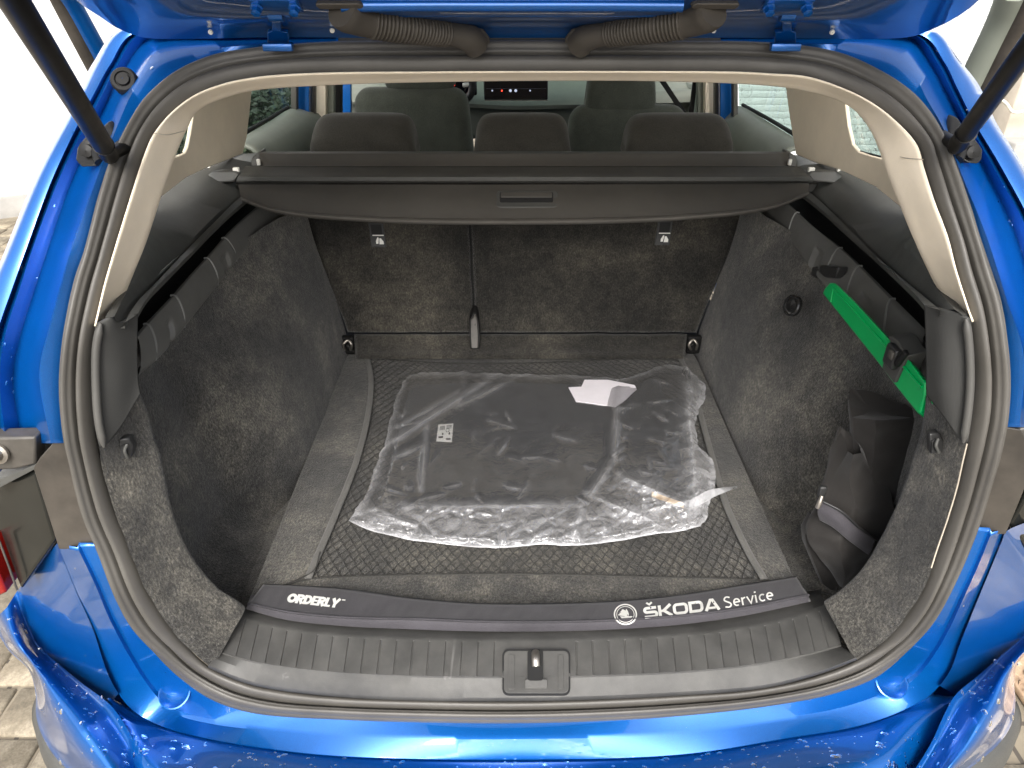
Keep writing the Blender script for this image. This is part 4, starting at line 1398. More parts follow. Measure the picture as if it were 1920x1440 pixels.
# dashboard, screen, lit icons
dash = loft('dashboard', [[PY(600, 120, 3.75), PY(960, 120, 3.78), PY(1330, 120, 3.75)], [PY(600, 165, 3.48), PY(960, 165, 3.52), PY(1330, 165, 3.48)],
              [PY(640, 182, 3.36), PY(830, 184, 3.36), PY(960, 192, 3.36), PY(1100, 186, 3.36), PY(1310, 170, 3.36)], [PY(660, 195, 3.34), PY(850, 198, 3.34), PY(960, 204, 3.34), PY(1080, 200, 3.34), PY(1310, 190, 3.34)],
              [PY(660, 203, 3.40), PY(960, 211, 3.40), PY(1310, 203, 3.40)], [PY(660, 260, 3.42), PY(960, 260, 3.42), PY(1310, 260, 3.42)]], M['dash'], car, 50, 30, True, .01)
box('centre_console', PY(975, 285, 3.1), (.34, .5, .16), M['black'], car, .02, 3)
scr = prism('touch_screen', [PY(906, 138, 3.26), PY(1028, 138, 3.26), PY(1027, 187, 3.24), PY(908, 187, 3.24)], (0, .02, 0), M['screen'], dash, .003)
prism('screen_edge', [PY(909, 187.3, 3.236), PY(1027, 187.3, 3.236), PY(1027, 189, 3.236), PY(909, 189, 3.236)], (0, .01, 0), M['steel'], scr)
for px, mk, r in ((923, 'glow_w', .0035), (941, 'glow_r', .0035), (957, 'glow_w', .006), (967, 'glow_w', .006), (994, 'glow_w', .0035)):
    dome('lit_icon', PY(px, 170, 3.245), (0, -1, .2), r, .001, M[mk], scr, 10, 3)
prism('lit_line', [PY(912, 166, 3.248), PY(1024, 166, 3.248), PY(1024, 166.6, 3.248), PY(912, 166.6, 3.248)], (0, .001, 0), M['line'], scr)
ic = box('instrument_cluster', PY(850, 150, 3.30), (.20, .03, .12), M['screen'], dash, .006, 2)
dome('lit_icon', PY(849, 158, 3.276), (0, -1, .2), .010, .001, M['glow_r'], ic, 10, 3)
P = [PY(870 + 16 * math.cos(t), 160 + 26 * math.sin(t), 3.18) for t in np.linspace(-1.5, 1.4, 20)]
tube('steering_wheel', P, .016, M['black'], car, 10)
tube('wheel_spoke', [PY(868, 160, 3.185), PY(884, 158, 3.18)], .009, M['shield'], car, 8)

# cabin sides: door cards, window glass, jambs, belts, pillars
for s in (-1, 1):
    X = CX + s * .755
    sill = [(440, 265), (463, 252), (503, 229), (545, 204), (575, 205), (600, 215)] if s < 0 else [(1510, 270), (1484, 255), (1440, 228), (1388, 199), (1360, 200), (1345, 212)]
    r0 = [PX(p[0], p[1], X) for p in sill]
    r1 = [p + np.array([-s * .05, 0, -.02]) for p in r0]
    r2 = [p + np.array([-s * .075, 0, -.10]) for p in r0]
    r3 = [p + np.array([-s * .03, 0, -.16]) for p in r0]
    r4 = [p + np.array([-s * .03, 0, -.60]) for p in r0]
    loft('door_card', [r0, r1, r2, r3, r4], M['door'], car, 40, 30, True, .01, None)
    tube('sill_rubber', crom([p + np.array([s * .008, 0, .004]) for p in r0[:4]], 20), .006, M['rubber_dark'], car, 8)
    gp = [(440, 150), (553, 150), (549, 203), (440, 268)] if s < 0 else [(1515, 150), (1384, 150), (1386, 199), (1512, 272)]
    prism('door_window', [PX(p[0], p[1], X + s * .02) for p in gp], (s * .005, 0, 0), M['glass'], car)
jl = [('door_seal', 545, 556, 'rubber', 2.50), ('door_jamb', 556, 580, 'blue', 2.56), ('door_seal', 580, 590, 'rubber', 2.60), ('pillar_trim', 589, 611, 'beige', 2.66), ('pillar_trim', 609, 626, 'door', 2.70), ('seat_belt', 624, 640, 'rubber_dark', 2.78), ('door_jamb', 640, 658, 'blue', 3.1),
      ('door_seal', 1375, 1384, 'rubber', 2.50), ('door_jamb', 1350, 1375, 'blue', 2.56), ('door_seal', 1341, 1350, 'rubber', 2.60), ('pillar_trim', 1322, 1342, 'beige', 2.66), ('pillar_trim', 1308, 1324, 'door', 2.70)]
for nm, x0, x1, mk, Y in jl:
    prism(nm, [PY(x0, 120, Y), PY(x1, 120, Y), PY(x1, 230, Y), PY(x0, 230, Y)], (0, .03, 0), M[mk], car, .003, 2)
prism('seat_belt', [PY(1302, 130, 2.74), PY(1310, 130, 2.74), PY(1300, 215, 2.74), PY(1291, 215, 2.74)], (0, .004, 0), M['rubber_dark'], car)
prism('seat_belt', [PY(1228, 140, 2.95), PY(1240, 140, 2.95), PY(1290, 215, 2.95), PY(1278, 215, 2.95)], (0, .004, 0), M['rubber_dark'], car)
loft('front_door_card', [[PX(1330, 170, .80), PX(1250, 140, .80)], [PX(1330, 240, .78), PX(1230, 200, .78)]], M['dash'], car, 10, 6, True, .01)
loft('rear_header', [[(-.70, 2.9, 1.50), (-.74, 2.2, 1.50), (-.70, 1.5, 1.46)], [(-.62, 2.9, 1.55), (-.64, 2.2, 1.56), (-.62, 1.5, 1.54)]], M['beige'], car, 20, 4, True, .02)
loft('rear_header', [[(.76, 2.9, 1.50), (.80, 2.2, 1.50), (.76, 1.5, 1.46)], [(.68, 2.9, 1.55), (.70, 2.2, 1.56), (.68, 1.5, 1.54)]], M['beige'], car, 20, 4, True, .02)
loft('headliner', [[(-.56, 1.16, 1.512), (CX, 1.14, 1.522), (.62, 1.16, 1.512)], [(-.60, 1.6, 1.545), (CX, 1.6, 1.575), (.66, 1.6, 1.545)], [(-.60, 2.9, 1.52), (CX, 2.9, 1.55), (.66, 2.9, 1.52)]], M['beige'], car, 20, 14, True, .01)
loft('windscreen', [[(-.55, 2.97, 1.56), (.61, 2.97, 1.56)], [(-.72, 3.85, 1.08), (.78, 3.85, 1.08)]], M['glass'], car, 16, 10, True, .005)
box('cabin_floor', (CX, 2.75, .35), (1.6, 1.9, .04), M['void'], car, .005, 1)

# =================================================================== luggage cover
lc = thing('luggage_cover', 'dark grey retractable luggage cover across the boot below the headrests', 'luggage cover', PY(985, 330, 1.60))
rw = []
for (x0, x1, y, Y) in ((488, 1478, 284, 1.715), (486, 1480, 285.5, 1.695), (485, 1482, 288, 1.684), (484, 1484, 309, 1.668), (484, 1484, 312, 1.660)):
    rw.append([PY(x0, y, Y), PY(x1, y, Y)])
cas = loft('cassette', rw, M['cover'], lc, 40, None, True, .012, 50)
for side in (-1, 1):
    f = (lambda x: x) if side < 0 else (lambda x: 1966 - x)
    prism('cassette_cap', [PY(f(470), 302, 1.672), PY(f(474), 293, 1.68), PY(f(487), 286, 1.684), PY(f(487), 313, 1.664), PY(f(471), 313, 1.664)], (0, .05, .0), M['trim'], lc, .003)
    box('release_button', PY(f(485), 304, 1.662), (.008, .008, .014), M['shield'], cas, .002, 2)
rw = [[PY(462, 311, 1.662), PY(1492, 311, 1.662)], [PY(458, 313, 1.650), PY(1500, 313, 1.650)], [PY(452, 325, 1.622), PY(1512, 325, 1.622)], [PY(449, 327.5, 1.610), PY(1516, 327.5, 1.610)],
      [PY(446, 332, 1.602), PY(1520, 332, 1.602)], [PY(443, 339, 1.602), PY(1524, 339, 1.602)], [PY(443, 342, 1.608), PY(1524, 342, 1.608)], [PY(443, 344, 1.625), PY(1524, 344, 1.625)]]
loft('roller_rail', rw, M['trim'], lc, 40, None, True, .01, 45)
for side in (-1, 1):
    f = (lambda x: x) if side < 0 else (lambda x: 1964 - x)
    ec = prism('end_bracket', [PY(f(383), 338, 1.602), PY(f(386), 330, 1.604), PY(f(398), 320, 1.615), PY(f(441), 321, 1.615), PY(f(448), 326, 1.608), PY(f(438), 341, 1.602), PY(f(384), 345, 1.606)], (0, .05, -.01), M['trim'], lc, .004, 3)
    box('white_clip', PY(f(389), 317, 1.64), (.014, .010, .012), M['shield'], ec, .002, 2)
    box('white_clip', PY(f(443), 318.5, 1.628), (.014, .010, .011), M['shield'], ec, .002, 2)
FT = [(447, 346), (520, 346), (700, 346), (960, 346), (1250, 345), (1440, 344), (1516, 343)]
FB = [(452, 372), (515, 394), (690, 411), (960, 416), (1270, 408), (1445, 388), (1516, 362)]
t0 = [PY(p[0], p[1], 1.603) for p in FT]
t1 = [PY(p[0], p[1], 1.512) for p in FB]
fmid = [a_ * .5 + b2 * .5 + np.array([0, 0, .006]) for a_, b2 in zip(t0, t1)]
tn = [p * .93 + q * .07 + np.array([0, 0, .001]) for p, q in zip(t1, t0)]
und = [p + np.array([0, .004, -.008]) for p in t1]
flap = loft('cover_flap', [t0, fmid, tn, t1, und, [p + np.array([0, .05, -.004]) for p in und]], M['cover'], lc, 100, 30, True, None, 50)
ribbon0 = [[p * .93 + q * .07 + np.array([0, -.001, .0015]) for p, q in zip(t1, t0)], [p + np.array([0, -.0016, .0006]) for p in t1], [p + np.array([0, -.0010, -.004]) for p in t1]]
loft('flap_hem', ribbon0, M['hem'], flap, 100, None, True, .001)
# pull handle
def hp(px, py, o_=0.0):
    t = (py - 346) / 70.0
    z0, z1 = t0[3][2], t1[3][2]
    return PY(px, py, 1.603 - .091 * t) + np.array([0, -.3, .95]) * o_


def rrect(x0, y0, x1, y1, r, k=4):
    o_ = []
    for cx_, cy_, a0_ in ((x1 - r, y0 + r, -90), (x1 - r, y1 - r, 0), (x0 + r, y1 - r, 90), (x0 + r, y0 + r, 180)):
        for i in range(k + 1):
            a_ = R(a0_ + 90 * i / k)
            o_.append((cx_ + r * math.cos(a_), cy_ + r * math.sin(a_)))
    return o_


hb = prism('pull_handle', [hp(x, y, .006) for x, y in rrect(930, 361, 1047, 393, 8)], np.array([0, .3, -.95]) * .006, M['trim'], flap, .002, 2)
prism('handle_recess_shade', [hp(x, y, .0066) for x, y in rrect(937, 365, 1037, 384, 3)], np.array([0, .3, -.95]) * .002, M['void'], hb)  # raised dark plate; the recess is only its painted shade
prism('grip_bar', [hp(x, y, .0095) for x, y in rrect(939, 367, 1035, 376, 2)], np.array([0, .3, -.95]) * .003, M['cover'], hb, .001)

# =================================================================== sill: scuff plate, latch
rowsP = [[A(p[0], p[1], .002) for p in [(390, 1252), (467, 1283), (640, 1307), (960, 1315), (1280, 1304), (1440, 1289), (1540, 1263), (1608, 1237)]]]
R0 = [(391, 1247), (467, 1276), (640, 1300), (960, 1308), (1280, 1297), (1440, 1283), (1540, 1257), (1605, 1233)]
R1 = [(414, 1226), (490, 1246), (640, 1264), (960, 1272), (1280, 1262), (1430, 1246), (1520, 1228), (1578, 1212)]
R1b = [(415, 1224), (491, 1243), (640, 1261), (960, 1269), (1280, 1259), (1430, 1243), (1520, 1225), (1577, 1209)]
R2 = [(436, 1151), (505, 1173), (640, 1192), (960, 1201), (1280, 1191), (1420, 1173), (1500, 1155), (1557, 1137)]
R2b = [(438, 1146), (507, 1168), (641, 1187), (960, 1196), (1280, 1186), (1418, 1168), (1498, 1150), (1552, 1131)]
R3 = [(455, 1132), (525, 1152), (643, 1168), (960, 1176), (1280, 1166), (1410, 1148), (1490, 1130), (1540, 1118)]
NP = 900
z0r = np.array([p[2] for p in rowsP[0]])


def prow(R_, z):
    return crom([PZ(p[0], p[1], z) for p in R_], NP)


pr = [crom(rowsP[0], NP), crom([A(p[0], p[1], .002) for p in R0], NP), prow(R1, .672), prow(R1b, .675), prow(R2, .678), prow(R2b, .677), prow([(p[0] + (q[0] - p[0]) * .5, p[1] + (q[1] - p[1]) * .5) for p, q in zip(R2b, R3)], .668), prow(R3, .664), prow([(p[0], p[1] - 14) for p in R3], .650)]
G = np.array(pr)
# ribbed zone between R1b and R2: alternating steps with narrow grooves
rib = np.zeros(NP)
nrib = 39
for i in range(NP):
    u_ = (i / NP) * nrib
    f_ = u_ - math.floor(u_)
    cm = abs(G[3][i][0] - CX) > .056
    rib[i] = 0 if not cm else (-.0012 if f_ < .06 else 0.0) + .0003 * (f_ - .5)
rows_ = [G[0], G[1], G[2], G[3]]
band = []
for t in (.03, .04, .5, .96, .97):
    r_ = G[3] * (1 - t) + G[4] * t
    if .035 < t < .965:
        r_ = r_ + np.outer(rib, [0, 0, 1])
    band.append(r_)
rows_ = rows_[:2] + [G[1] * .5 + G[2] * .5 + np.array([0, 0, .002])] + [G[2]] + [G[3]] + band + [G[4], G[5], G[6], G[7], G[8]]
G2 = np.array(rows_)
for i in range(G2.shape[0]):
    for j in range(0, NP):
        pass
sill = mesh_obj('sill_plate', G2.reshape(-1, 3), grid_faces(G2.shape[0], NP), M['sill'], car, True, 22, True)
solid(sill, .003)


def sp_(px, py, o_=0.0):
    # a point on (or o_ above) the sill plate near the middle
    z = np.interp(py, [1201, 1268, 1300, 1312], [.678, .675, .664, .655])
    p = PZ(px, py, z)
    n_ = np.array([0, -.30, .95])
    return p + n_ * (o_ + .0042)


sg_ = prism('latch_seam_shade', [sp_(x, y, .0006) for x, y in rrect(942, 1219, 1069, 1305, 12)], np.array([0, .3, -.95]) * .004, M['void'], sill)  # dark plate under the cover; its rim paints the shade of the gap
lp = prism('latch_cover', [sp_(x, y, .0016) for x, y in rrect(945, 1222, 1066, 1302, 10)], np.array([0, .3, -.95]) * .004, M['sill'], sill, .0012, 2)
for x0, x1 in ((953, 965), (1046, 1056)):
    prism('raised_pad', [sp_(x, y, .0024) for x, y in rrect(x0, 1230, x1, 1295, 3)], np.array([0, .3, -.95]) * .002, M['sill'], lp, .0006, 1)
prism('raised_pad', [sp_(x, y, .0022) for x, y in rrect(984, 1276, 1026, 1293, 3)], np.array([0, .3, -.95]) * .002, M['sill'], lp, .0006, 1)
prism('latch_slot_shade', [sp_(x, y, .0028) for x, y in rrect(989, 1222, 1018, 1279, 5)], np.array([0, .3, -.95]) * .002, M['void'], lp)  # flat plate on the cover, the slot's shade put into its colour
tube('latch_striker', crom([sp_(1004, 1227, .002), sp_(1004, 1240, .008), sp_(1005, 1252, .002)], 14), .0065, M['steel'], lp, 12)

# round socket cap and small hook on the right wall, coat hooks in the corner carpets
def on_wall(px, py, X):
    return PX(px, py, X)


c = on_wall(1486, 573, CX + .558)
lathe('socket_cap', c, (-1, -.35, .35), [(.0225, -.004), (.0225, .004), (.0195, .006), (.016, .0045), (.013, .0045), (.0005, .005)], M['gloss'], car, 28)
for px, py, s in ((236, 842, -1), (1757, 832, 1)):
    c = A(px, py, .040)
    hk = prism('bag_hook', [A(px - 13, py - 18, .034), A(px + 5, py - 20, .038), A(px + 13, py - 4, .040), A(px + 11, py + 16, .038), A(px - 12, py + 20, .034)], (0, .012, 0), M['black'], car, .002)
    prism('hook_mouth_shade', [A(px - 10, py - 4, .032), A(px - 2, py - 8, .033), A(px + 2, py + 16, .033), A(px - 10, py + 17, .032)], (0, .006, 0), M['void'], hk)  # flat dark plate paints the shade inside the hook
    tube('hook_lip', crom([A(px + 2, py - 9, .032), A(px - 2, py + 2, .028), A(px + 3, py + 16, .031)], 12), .0022, M['trim'], hk, 8)
bx = prism('side_hook', [PX(1523, 500, CX + .60), PX(1535, 505, CX + .60), PX(1530, 522, CX + .60), PX(1519, 516, CX + .60)], (.02, 0, 0), M['black'], car, .002)
prism('side_hook', [PX(1536, 497, CX + .60), PX(1572, 500, CX + .60), PX(1566, 522, CX + .60), PX(1533, 520, CX + .60)], (.02, 0, 0), M['black'], car, .003)

# =================================================================== cargo net on the floor
net = thing('cargo_net', 'black stretchy cargo net with grey webbing edges lying flat on the boot floor', 'cargo net', (CX, 1.25, ZF))
ZN = ZF + .008
nl = [(688, 668), (696, 715), (690, 780), (668, 868), (634, 955), (602, 1030), (578, 1086)]
nr = [(1270, 662), (1290, 705), (1312, 775), (1338, 870), (1362, 950), (1400, 1032), (1432, 1088)]
nt_ = [(688, 668), (800, 679), (960, 681), (1130, 674), (1270, 662)]
nb = [(578, 1086), (700, 1080), (960, 1076), (1200, 1081), (1432, 1088)]
cl, cr_, ct, cb_ = [[PZ(p[0], p[1], ZN) for p in L] for L in (nl, nr, nt_, nb)]


def ribbon(name, P, wd, m, parent, n=60, th=.003, wob=.0015):
    P = crom(P, n)
    rows = [[], [], []]
    for i in range(n):
        t = P[min(i + 1, n - 1)] - P[max(i - 1, 0)]
        t /= np.linalg.norm(t)
        sd_ = np.cross(t, [0, 0, 1])
        z = wob * mnoise.noise(Vector(P[i] * 20))
        for k, f_ in enumerate((-1, 0, 1)):
            rows[k].append(P[i] + sd_ * wd * .5 * f_ + np.array([0, 0, z + (.0008 if k == 1 else 0)]))
    G = np.array(rows)
    o_ = mesh_obj(name, G.reshape(-1, 3), grid_faces(3, n), m, parent, True, None, True)
    solid(o_, th)
    return o_


ribbon('edge_strap', [p + np.array([0, 0, .004]) for p in cl], .0135, M['strap'], net)
ribbon('edge_strap', [p + np.array([0, 0, .004]) for p in cr_], .0135, M['strap'], net)
for nm, P in (('elastic_cord', [PZ(652, 648, ZF + .05), PZ(668, 662, ZF + .015)] + ct[0:] + [PZ(1285, 655, ZF + .015), PZ(1300, 645, ZF + .05)]),
              ('elastic_cord', [PZ(505, 1104, ZF + .012), PZ(545, 1094, ZF + .008)] + cb_ + [PZ(1470, 1094, ZF + .006), PZ(1560, 1115, ZF + .0)]),
              ('elastic_cord', [PZ(512, 1106, ZF + .010), PZ(560, 1086, ZF + .012), PZ(588, 1070, ZF + .012), PZ(600, 1035, ZF + .014)])):
    tube(nm, crom(P, 90), .0016, M['cord'], net, 6)
NU, NV = 42, 29
cl2, cr2 = crom(cl, 100), crom(cr_, 100)
ct2, cb2 = crom(ct, 100), crom(cb_, 100)


def coons(c0, c1, d0, d1, u, v):
    """c0 left, c1 right, d0 far, d1 near"""
    n = len(c0) - 1

    def at(c, t):
        f_ = min(max(t, 0), 1) * n
        i = min(int(f_), n - 1)
        return c[i] * (1 - (f_ - i)) + c[i + 1] * (f_ - i)
    return ((1 - u) * at(c0, v) + u * at(c1, v) + (1 - v) * at(d0, u) + v * at(d1, u)
            - ((1 - u) * (1 - v) * c0[0] + u * (1 - v) * c1[0] + (1 - u) * v * c0[-1] + u * v * c1[-1]))


strands = []
for sgn in (1, -1):
    for k in range(-NV, NU + NV):
        pts = []
        for j in range(0, NV * 2 + 1):
            v = j / (NV * 2)
            u = (k + sgn * v * NV) / NU
            if -.001 <= u <= 1.001:
                p = coons(cl2, cr2, ct2, cb2, u, v).copy()
                p += np.array([.0016 * mnoise.noise((p[0] * 30, p[1] * 30, 1)), .0016 * mnoise.noise((p[0] * 30, p[1] * 30, 5)), .0015 * sgn * (1 if j % 2 else -1)])
                pts.append(p)
        if len(pts) > 2:
            strands.append(tube_data(np.array(pts), .0010, 4, False))
V, Fc = join_data(strands)
mo = mesh_obj('mesh', V, Fc, M['cord'], net, True, None)
mo['kind'] = 'stuff'

# =================================================================== floor mats, paper and label inside a clear bag
ZB = ZF + .011


def poly_round(pts, n=120):
    P = crom([np.array([p[0], p[1], 0.0]) for p in pts] + [np.array([pts[0][0], pts[0][1], 0.0])], n + 1)[:-1]
    return [(p[0], p[1]) for p in P]


def mat_slab(name, pts, z, th_, label, rnd=True, n=140):
    pp = poly_round(pts, n) if rnd else pts
    o_ = prism(name, [PZ(p[0], p[1], z) for p in pp], (0, 0, -th_), M['mat'], None, .0015, 2)
    tag(o_, label, 'floor mat')
    return o_


mat_slab('floor_mat', [(768, 730), (790, 722), (880, 718), (1000, 718), (1100, 722), (1140, 728), (1156, 745), (1158, 780), (1150, 830), (1135, 870), (1110, 915), (1085, 940), (1060, 948), (960, 950), (860, 948), (770, 945), (735, 940), (726, 920), (735, 860), (750, 790)],
         ZB + .006, .005, 'wide black car floor mat with one concave side, left in the clear bag')
mat_slab('floor_mat', [(1200, 728), (1207, 715), (1225, 710), (1238, 718), (1242, 738), (1262, 752), (1290, 772), (1296, 800), (1298, 850), (1300, 900), (1296, 930), (1275, 928), (1230, 908), (1185, 892), (1166, 876), (1158, 840), (1154, 800), (1154, 770), (1175, 750)],
         ZB + .013, .006, 'narrow black car floor mat with a pointed heel tab, right in the clear bag')
pp = prism('paper_sheet', [PZ(p[0], p[1], ZB + .0150) for p in [(1066, 726), (1090, 725), (1096, 712), (1140, 712), (1190, 722), (1194, 730), (1170, 752), (1154, 763), (1110, 756), (1080, 752)]], (0, 0, -.0012), M['paper'], None)
tag(pp, 'folded white paper sheet lying across the two mats inside the clear bag', 'paper')
lb = thing('sticker', 'small white sticker with tiny printed symbols on the wide floor mat', 'sticker', PZ(834, 810, ZB + .02))
ZL = ZB + .0070


def lq(u, v):
    a_ = np.array([822, 796]) * (1 - u) * (1 - v) + np.array([850, 794]) * u * (1 - v) + np.array([818, 827]) * (1 - u) * v + np.array([847, 829]) * u * v
    return a_


def lpoly(pts, z):
    return [PZ(*lq(*p), z) for p in pts]


prism('label_sheet', lpoly([(0, 0), (1, 0), (1, 1), (0, 1)], ZL), (0, 0, -.0006), M['white_print'], lb)
marks = []
for i in range(5):
    marks.append([(.14 + .07 * i, .10), (.18 + .07 * i, .10), (.18 + .07 * i, .34), (.14 + .07 * i, .34)])
for v0 in (.08, .15, .22):
    marks.append([(.56, v0), (.90, v0), (.90, v0 + .035), (.56, v0 + .035)])
marks.append([(.30, .52), (.40, .50), (.42, .62), (.31, .62)])
marks.append([(.10, .72), (.40, .68), (.42, .80), (.12, .82)])
marks.append([(.60, .80), (.90, .78), (.92, .88), (.62, .90)])
marks.append([(.76, .45), (.82, .45), (.86, .60), (.74, .60)])
for k in range(10):
    a0_, a1_ = 2 * math.pi * k / 10, 2 * math.pi * (k + .8) / 10
    marks.append([(.66 + .13 * math.cos(a0_), .36 + .11 * math.sin(a0_)), (.66 + .13 * math.cos(a1_), .36 + .11 * math.sin(a1_)), (.66 + .09 * math.cos(a1_), .36 + .075 * math.sin(a1_)), (.66 + .09 * math.cos(a0_), .36 + .075 * math.sin(a0_))])
V, Fc = [], []
for mk in marks:
    o_ = len(V)
    V += lpoly(mk, ZL + .0003)
    Fc.append(tuple(range(o_, o_ + len(mk))))
mesh_obj('printed_symbols', V, Fc, M['rubber_dark'], lb, False)

bt = [(755, 714), (768, 704), (830, 697), (900, 699), (1000, 702), (1080, 704), (1130, 707), (1165, 712), (1200, 700), (1250, 685), (1285, 688), (1300, 702), (1326, 722)]
br = [(1326, 722), (1318, 752), (1306, 785), (1304, 808), (1312, 838), (1336, 862), (1341, 888), (1338, 915), (1330, 945), (1326, 968), (1314, 986)]
bb = [(655, 976), (680, 988), (770, 1012), (850, 1021), (940, 1027), (1010, 1021), (1078, 1023), (1160, 1013), (1238, 999), (1264, 998), (1314, 986)]
blf = [(755, 714), (742, 755), (725, 815), (703, 880), (688, 920), (655, 976)]
e3 = lambda L: crom([np.array([p[0], p[1], 0.0]) for p in L], 160)
cL, cR_, cT, cB_ = e3(blf), e3(br), e3(bt), e3(bb)
folds = [((930, 702), (700, 850), .006, 9), ((860, 735), (745, 800), .005, 7), ((980, 700), (860, 760), .004, 8), ((1160, 712), (1152, 860), .010, 9), ((1152, 860), (1105, 930), .009, 9),
         ((1100, 925), (1250, 985), .008, 9), ((800, 800), (790, 920), .004, 7), ((1160, 890), (1300, 950), .010, 10), ((1290, 720), (1305, 930), .009, 9), ((760, 950), (1090, 945), .005, 10),
         ((1090, 950), (1075, 1010), .008, 8), ((700, 960), (780, 985), .007, 8), ((1190, 960), (1330, 930), .008, 8), ((735, 860), (800, 830), .004, 6)]


def seg_d(p, a_, b2):
    a_, b2 = np.array(a_, float), np.array(b2, float)
    t = np.clip(np.dot(p - a_, b2 - a_) / np.dot(b2 - a_, b2 - a_), 0, 1)
    return np.linalg.norm(p - (a_ + t * (b2 - a_))), t


def ridge(p, sc, off):
    n_ = mnoise.noise((p[0] * sc / 100 + off, p[1] * sc / 100, off))
    return (1 - abs(n_) * 2.2)


NBU, NBV = 360, 230
lay = []
rs = random.Random(5)
for k in range(120):
    u_, v_ = rs.random(), rs.random() ** .6
    if rs.random() < .35:
        u_ = 1 - .3 * rs.random()
    q_ = coons(cL, cR_, cT, cB_, u_, v_)
    an_ = rs.gauss(-.5, .9)
    ln_ = rs.uniform(15, 60)
    folds.append(((q_[0], q_[1]), (q_[0] + ln_ * math.cos(an_), q_[1] + ln_ * .6 * math.sin(an_)), rs.uniform(.0010, .0035), rs.uniform(3.2, 5)))
V = []
for j in range(NBV):
    v = j / (NBV - 1)
    for i in range(NBU):
        u = i / (NBU - 1)
        q = coons(cL, cR_, cT, cB_, u, v)
        px, py = q[0], q[1]
        ed = min(u, 1 - u, v, 1 - v)
        je = 1 - sm(0, .07, ed)
        px += 4.5 * je * mnoise.noise((px * .045, py * .045, 11.0)) + 2.0 * je * mnoise.noise((px * .13, py * .13, 12.0))
        py += 3.5 * je * mnoise.noise((px * .05, py * .05, 13.0))
        wh = 0.0
        inner = sm(0, .055, ed)
        h = .006 + .010 * inner
        h += .011 * math.exp(-((px - 1228) / 75) ** 4 - ((py - 835) / 95) ** 4)
        wr = .035 + .9 * sm(925, 972, py) + .75 * sm(1265, 1320, px) + .5 * (1 - sm(700, 790, px + (py - 714) * .33)) + .7 * math.exp(-((px - 1195) / 70) ** 2 - ((py - 915) / 35) ** 2)
        wr = min(wr, 1.25)
        lay.append(.065 +   .20 * min(1, wr) ** 1.5 + .16 * (1 - sm(.0, .035, ed)) + .10 * sm(1255, 1300, px))
        w1_ = mnoise.noise((px * .02, py * .02, 9.0))
        d1_ = mnoise.voronoi((px * .026 + w1_ * .5, py * .034 + px * .008, 1.0 + w1_ * .3))[0]
        d2_ = mnoise.voronoi((px * .060 + py * .02 + w1_, py * .085, 4.0 + w1_ * .4))[0]
        r_ = .0135 * (d1_[1] - d1_[0]) + .0030 * (d2_[1] - d2_[0])
        r_old = .0052 * max(0, ridge((px, py), 2.2, 3.1)) ** 2 + .0042 * max(0, ridge((px + .5 * py, py * 1.2), 4.6, 7.7)) ** 2 + .0022 * max(0, ridge((px, py), 11, 1.3)) ** 2
        h += wr * r_ * (0.3 + .7 * sm(0, .04, ed))
        for a_, b2, am, wd_ in folds:
            if px < min(a_[0], b2[0]) - 25 or px > max(a_[0], b2[0]) + 25 or py < min(a_[1], b2[1]) - 25 or py > max(a_[1], b2[1]) + 25:
                continue
            d_, t_ = seg_d(np.array([px, py]), a_, b2)
            wh = max(wh, min(1, am / .006) * math.exp(-(d_ / wd_) ** 2 * 1.6))
            if d_ < wd_ * 2.5:
                h += am * 1.3 * math.exp(-abs(d_ / wd_) ** 1.3) * math.sin(math.pi * min(1, max(.08, t_ * .9 + .05)))
        lay[-1] += .16 * wh
        V.append(PZ(px, py, ZB - .003 + h))
bag = thing('clear_plastic_bag', 'crumpled clear plastic bag wrapping black floor mats on the boot floor', 'plastic bag', PZ(985, 860, ZB))
fo_ = mesh_obj('film', V, grid_faces(NBV, NBU), M['film'], bag, True, None, True)
at_ = fo_.data.attributes.new('layers', 'FLOAT', 'POINT')
at_.data.foreach_set('value', lay)
V = []
for j in range(40):
    for i in range(60):
        q = coons(cL, cR_, cT, cB_, i / 59, j / 39)
        V.append(PZ(q[0], q[1], ZB - .004 + .001 * mnoise.noise((q[0] * .05, q[1] * .05, 2))))
mesh_obj('film_underside', V, grid_faces(40, 60), M['film'], bag, True, None, True)
# folded hem along the near edge and the twisted end on the right
hem = [PZ(p[0], p[1] - 1, ZB + .004) for p in bb]
ribbon('hem', hem, .0045, M['film2'], bag, 90, .0006, .003)
tw = [[], [], [], []]
P0 = crom([PZ(p[0], p[1], ZB + .024) for p in [(1292, 948), (1310, 938), (1335, 926), (1360, 918), (1381, 913)]], 40)
for i, p in enumerate(P0):
    wd_ = .009 + .009 * abs(i - 8) / 32
    an = .5 + i * .09
    for k, f_ in enumerate((-1, -.33, .33, 1)):
        tw[k].append(p + np.array([.2 * f_ * wd_, f_ * wd_ * (.45 + .55 * abs(math.cos(an * .6))), f_ * wd_ * .8 * math.sin(an) + (.002 if k in (1, 2) else 0)]))
G = np.array(tw)
mesh_obj('twisted_end', G.reshape(-1, 3), grid_faces(4, 40), M['film2'], bag, True, None, True)
G = np.array([[PZ(x, y + (x - 1260) * .36, ZB + .014 + .001 * math.sin(x * .3)) for x in np.linspace(1222, 1282, 20)] for y in (935, 940, 945)])
mesh_obj('sealing_tape', G.reshape(-1, 3), grid_faces(3, 20), M['kraft'], bag, True, None, True)

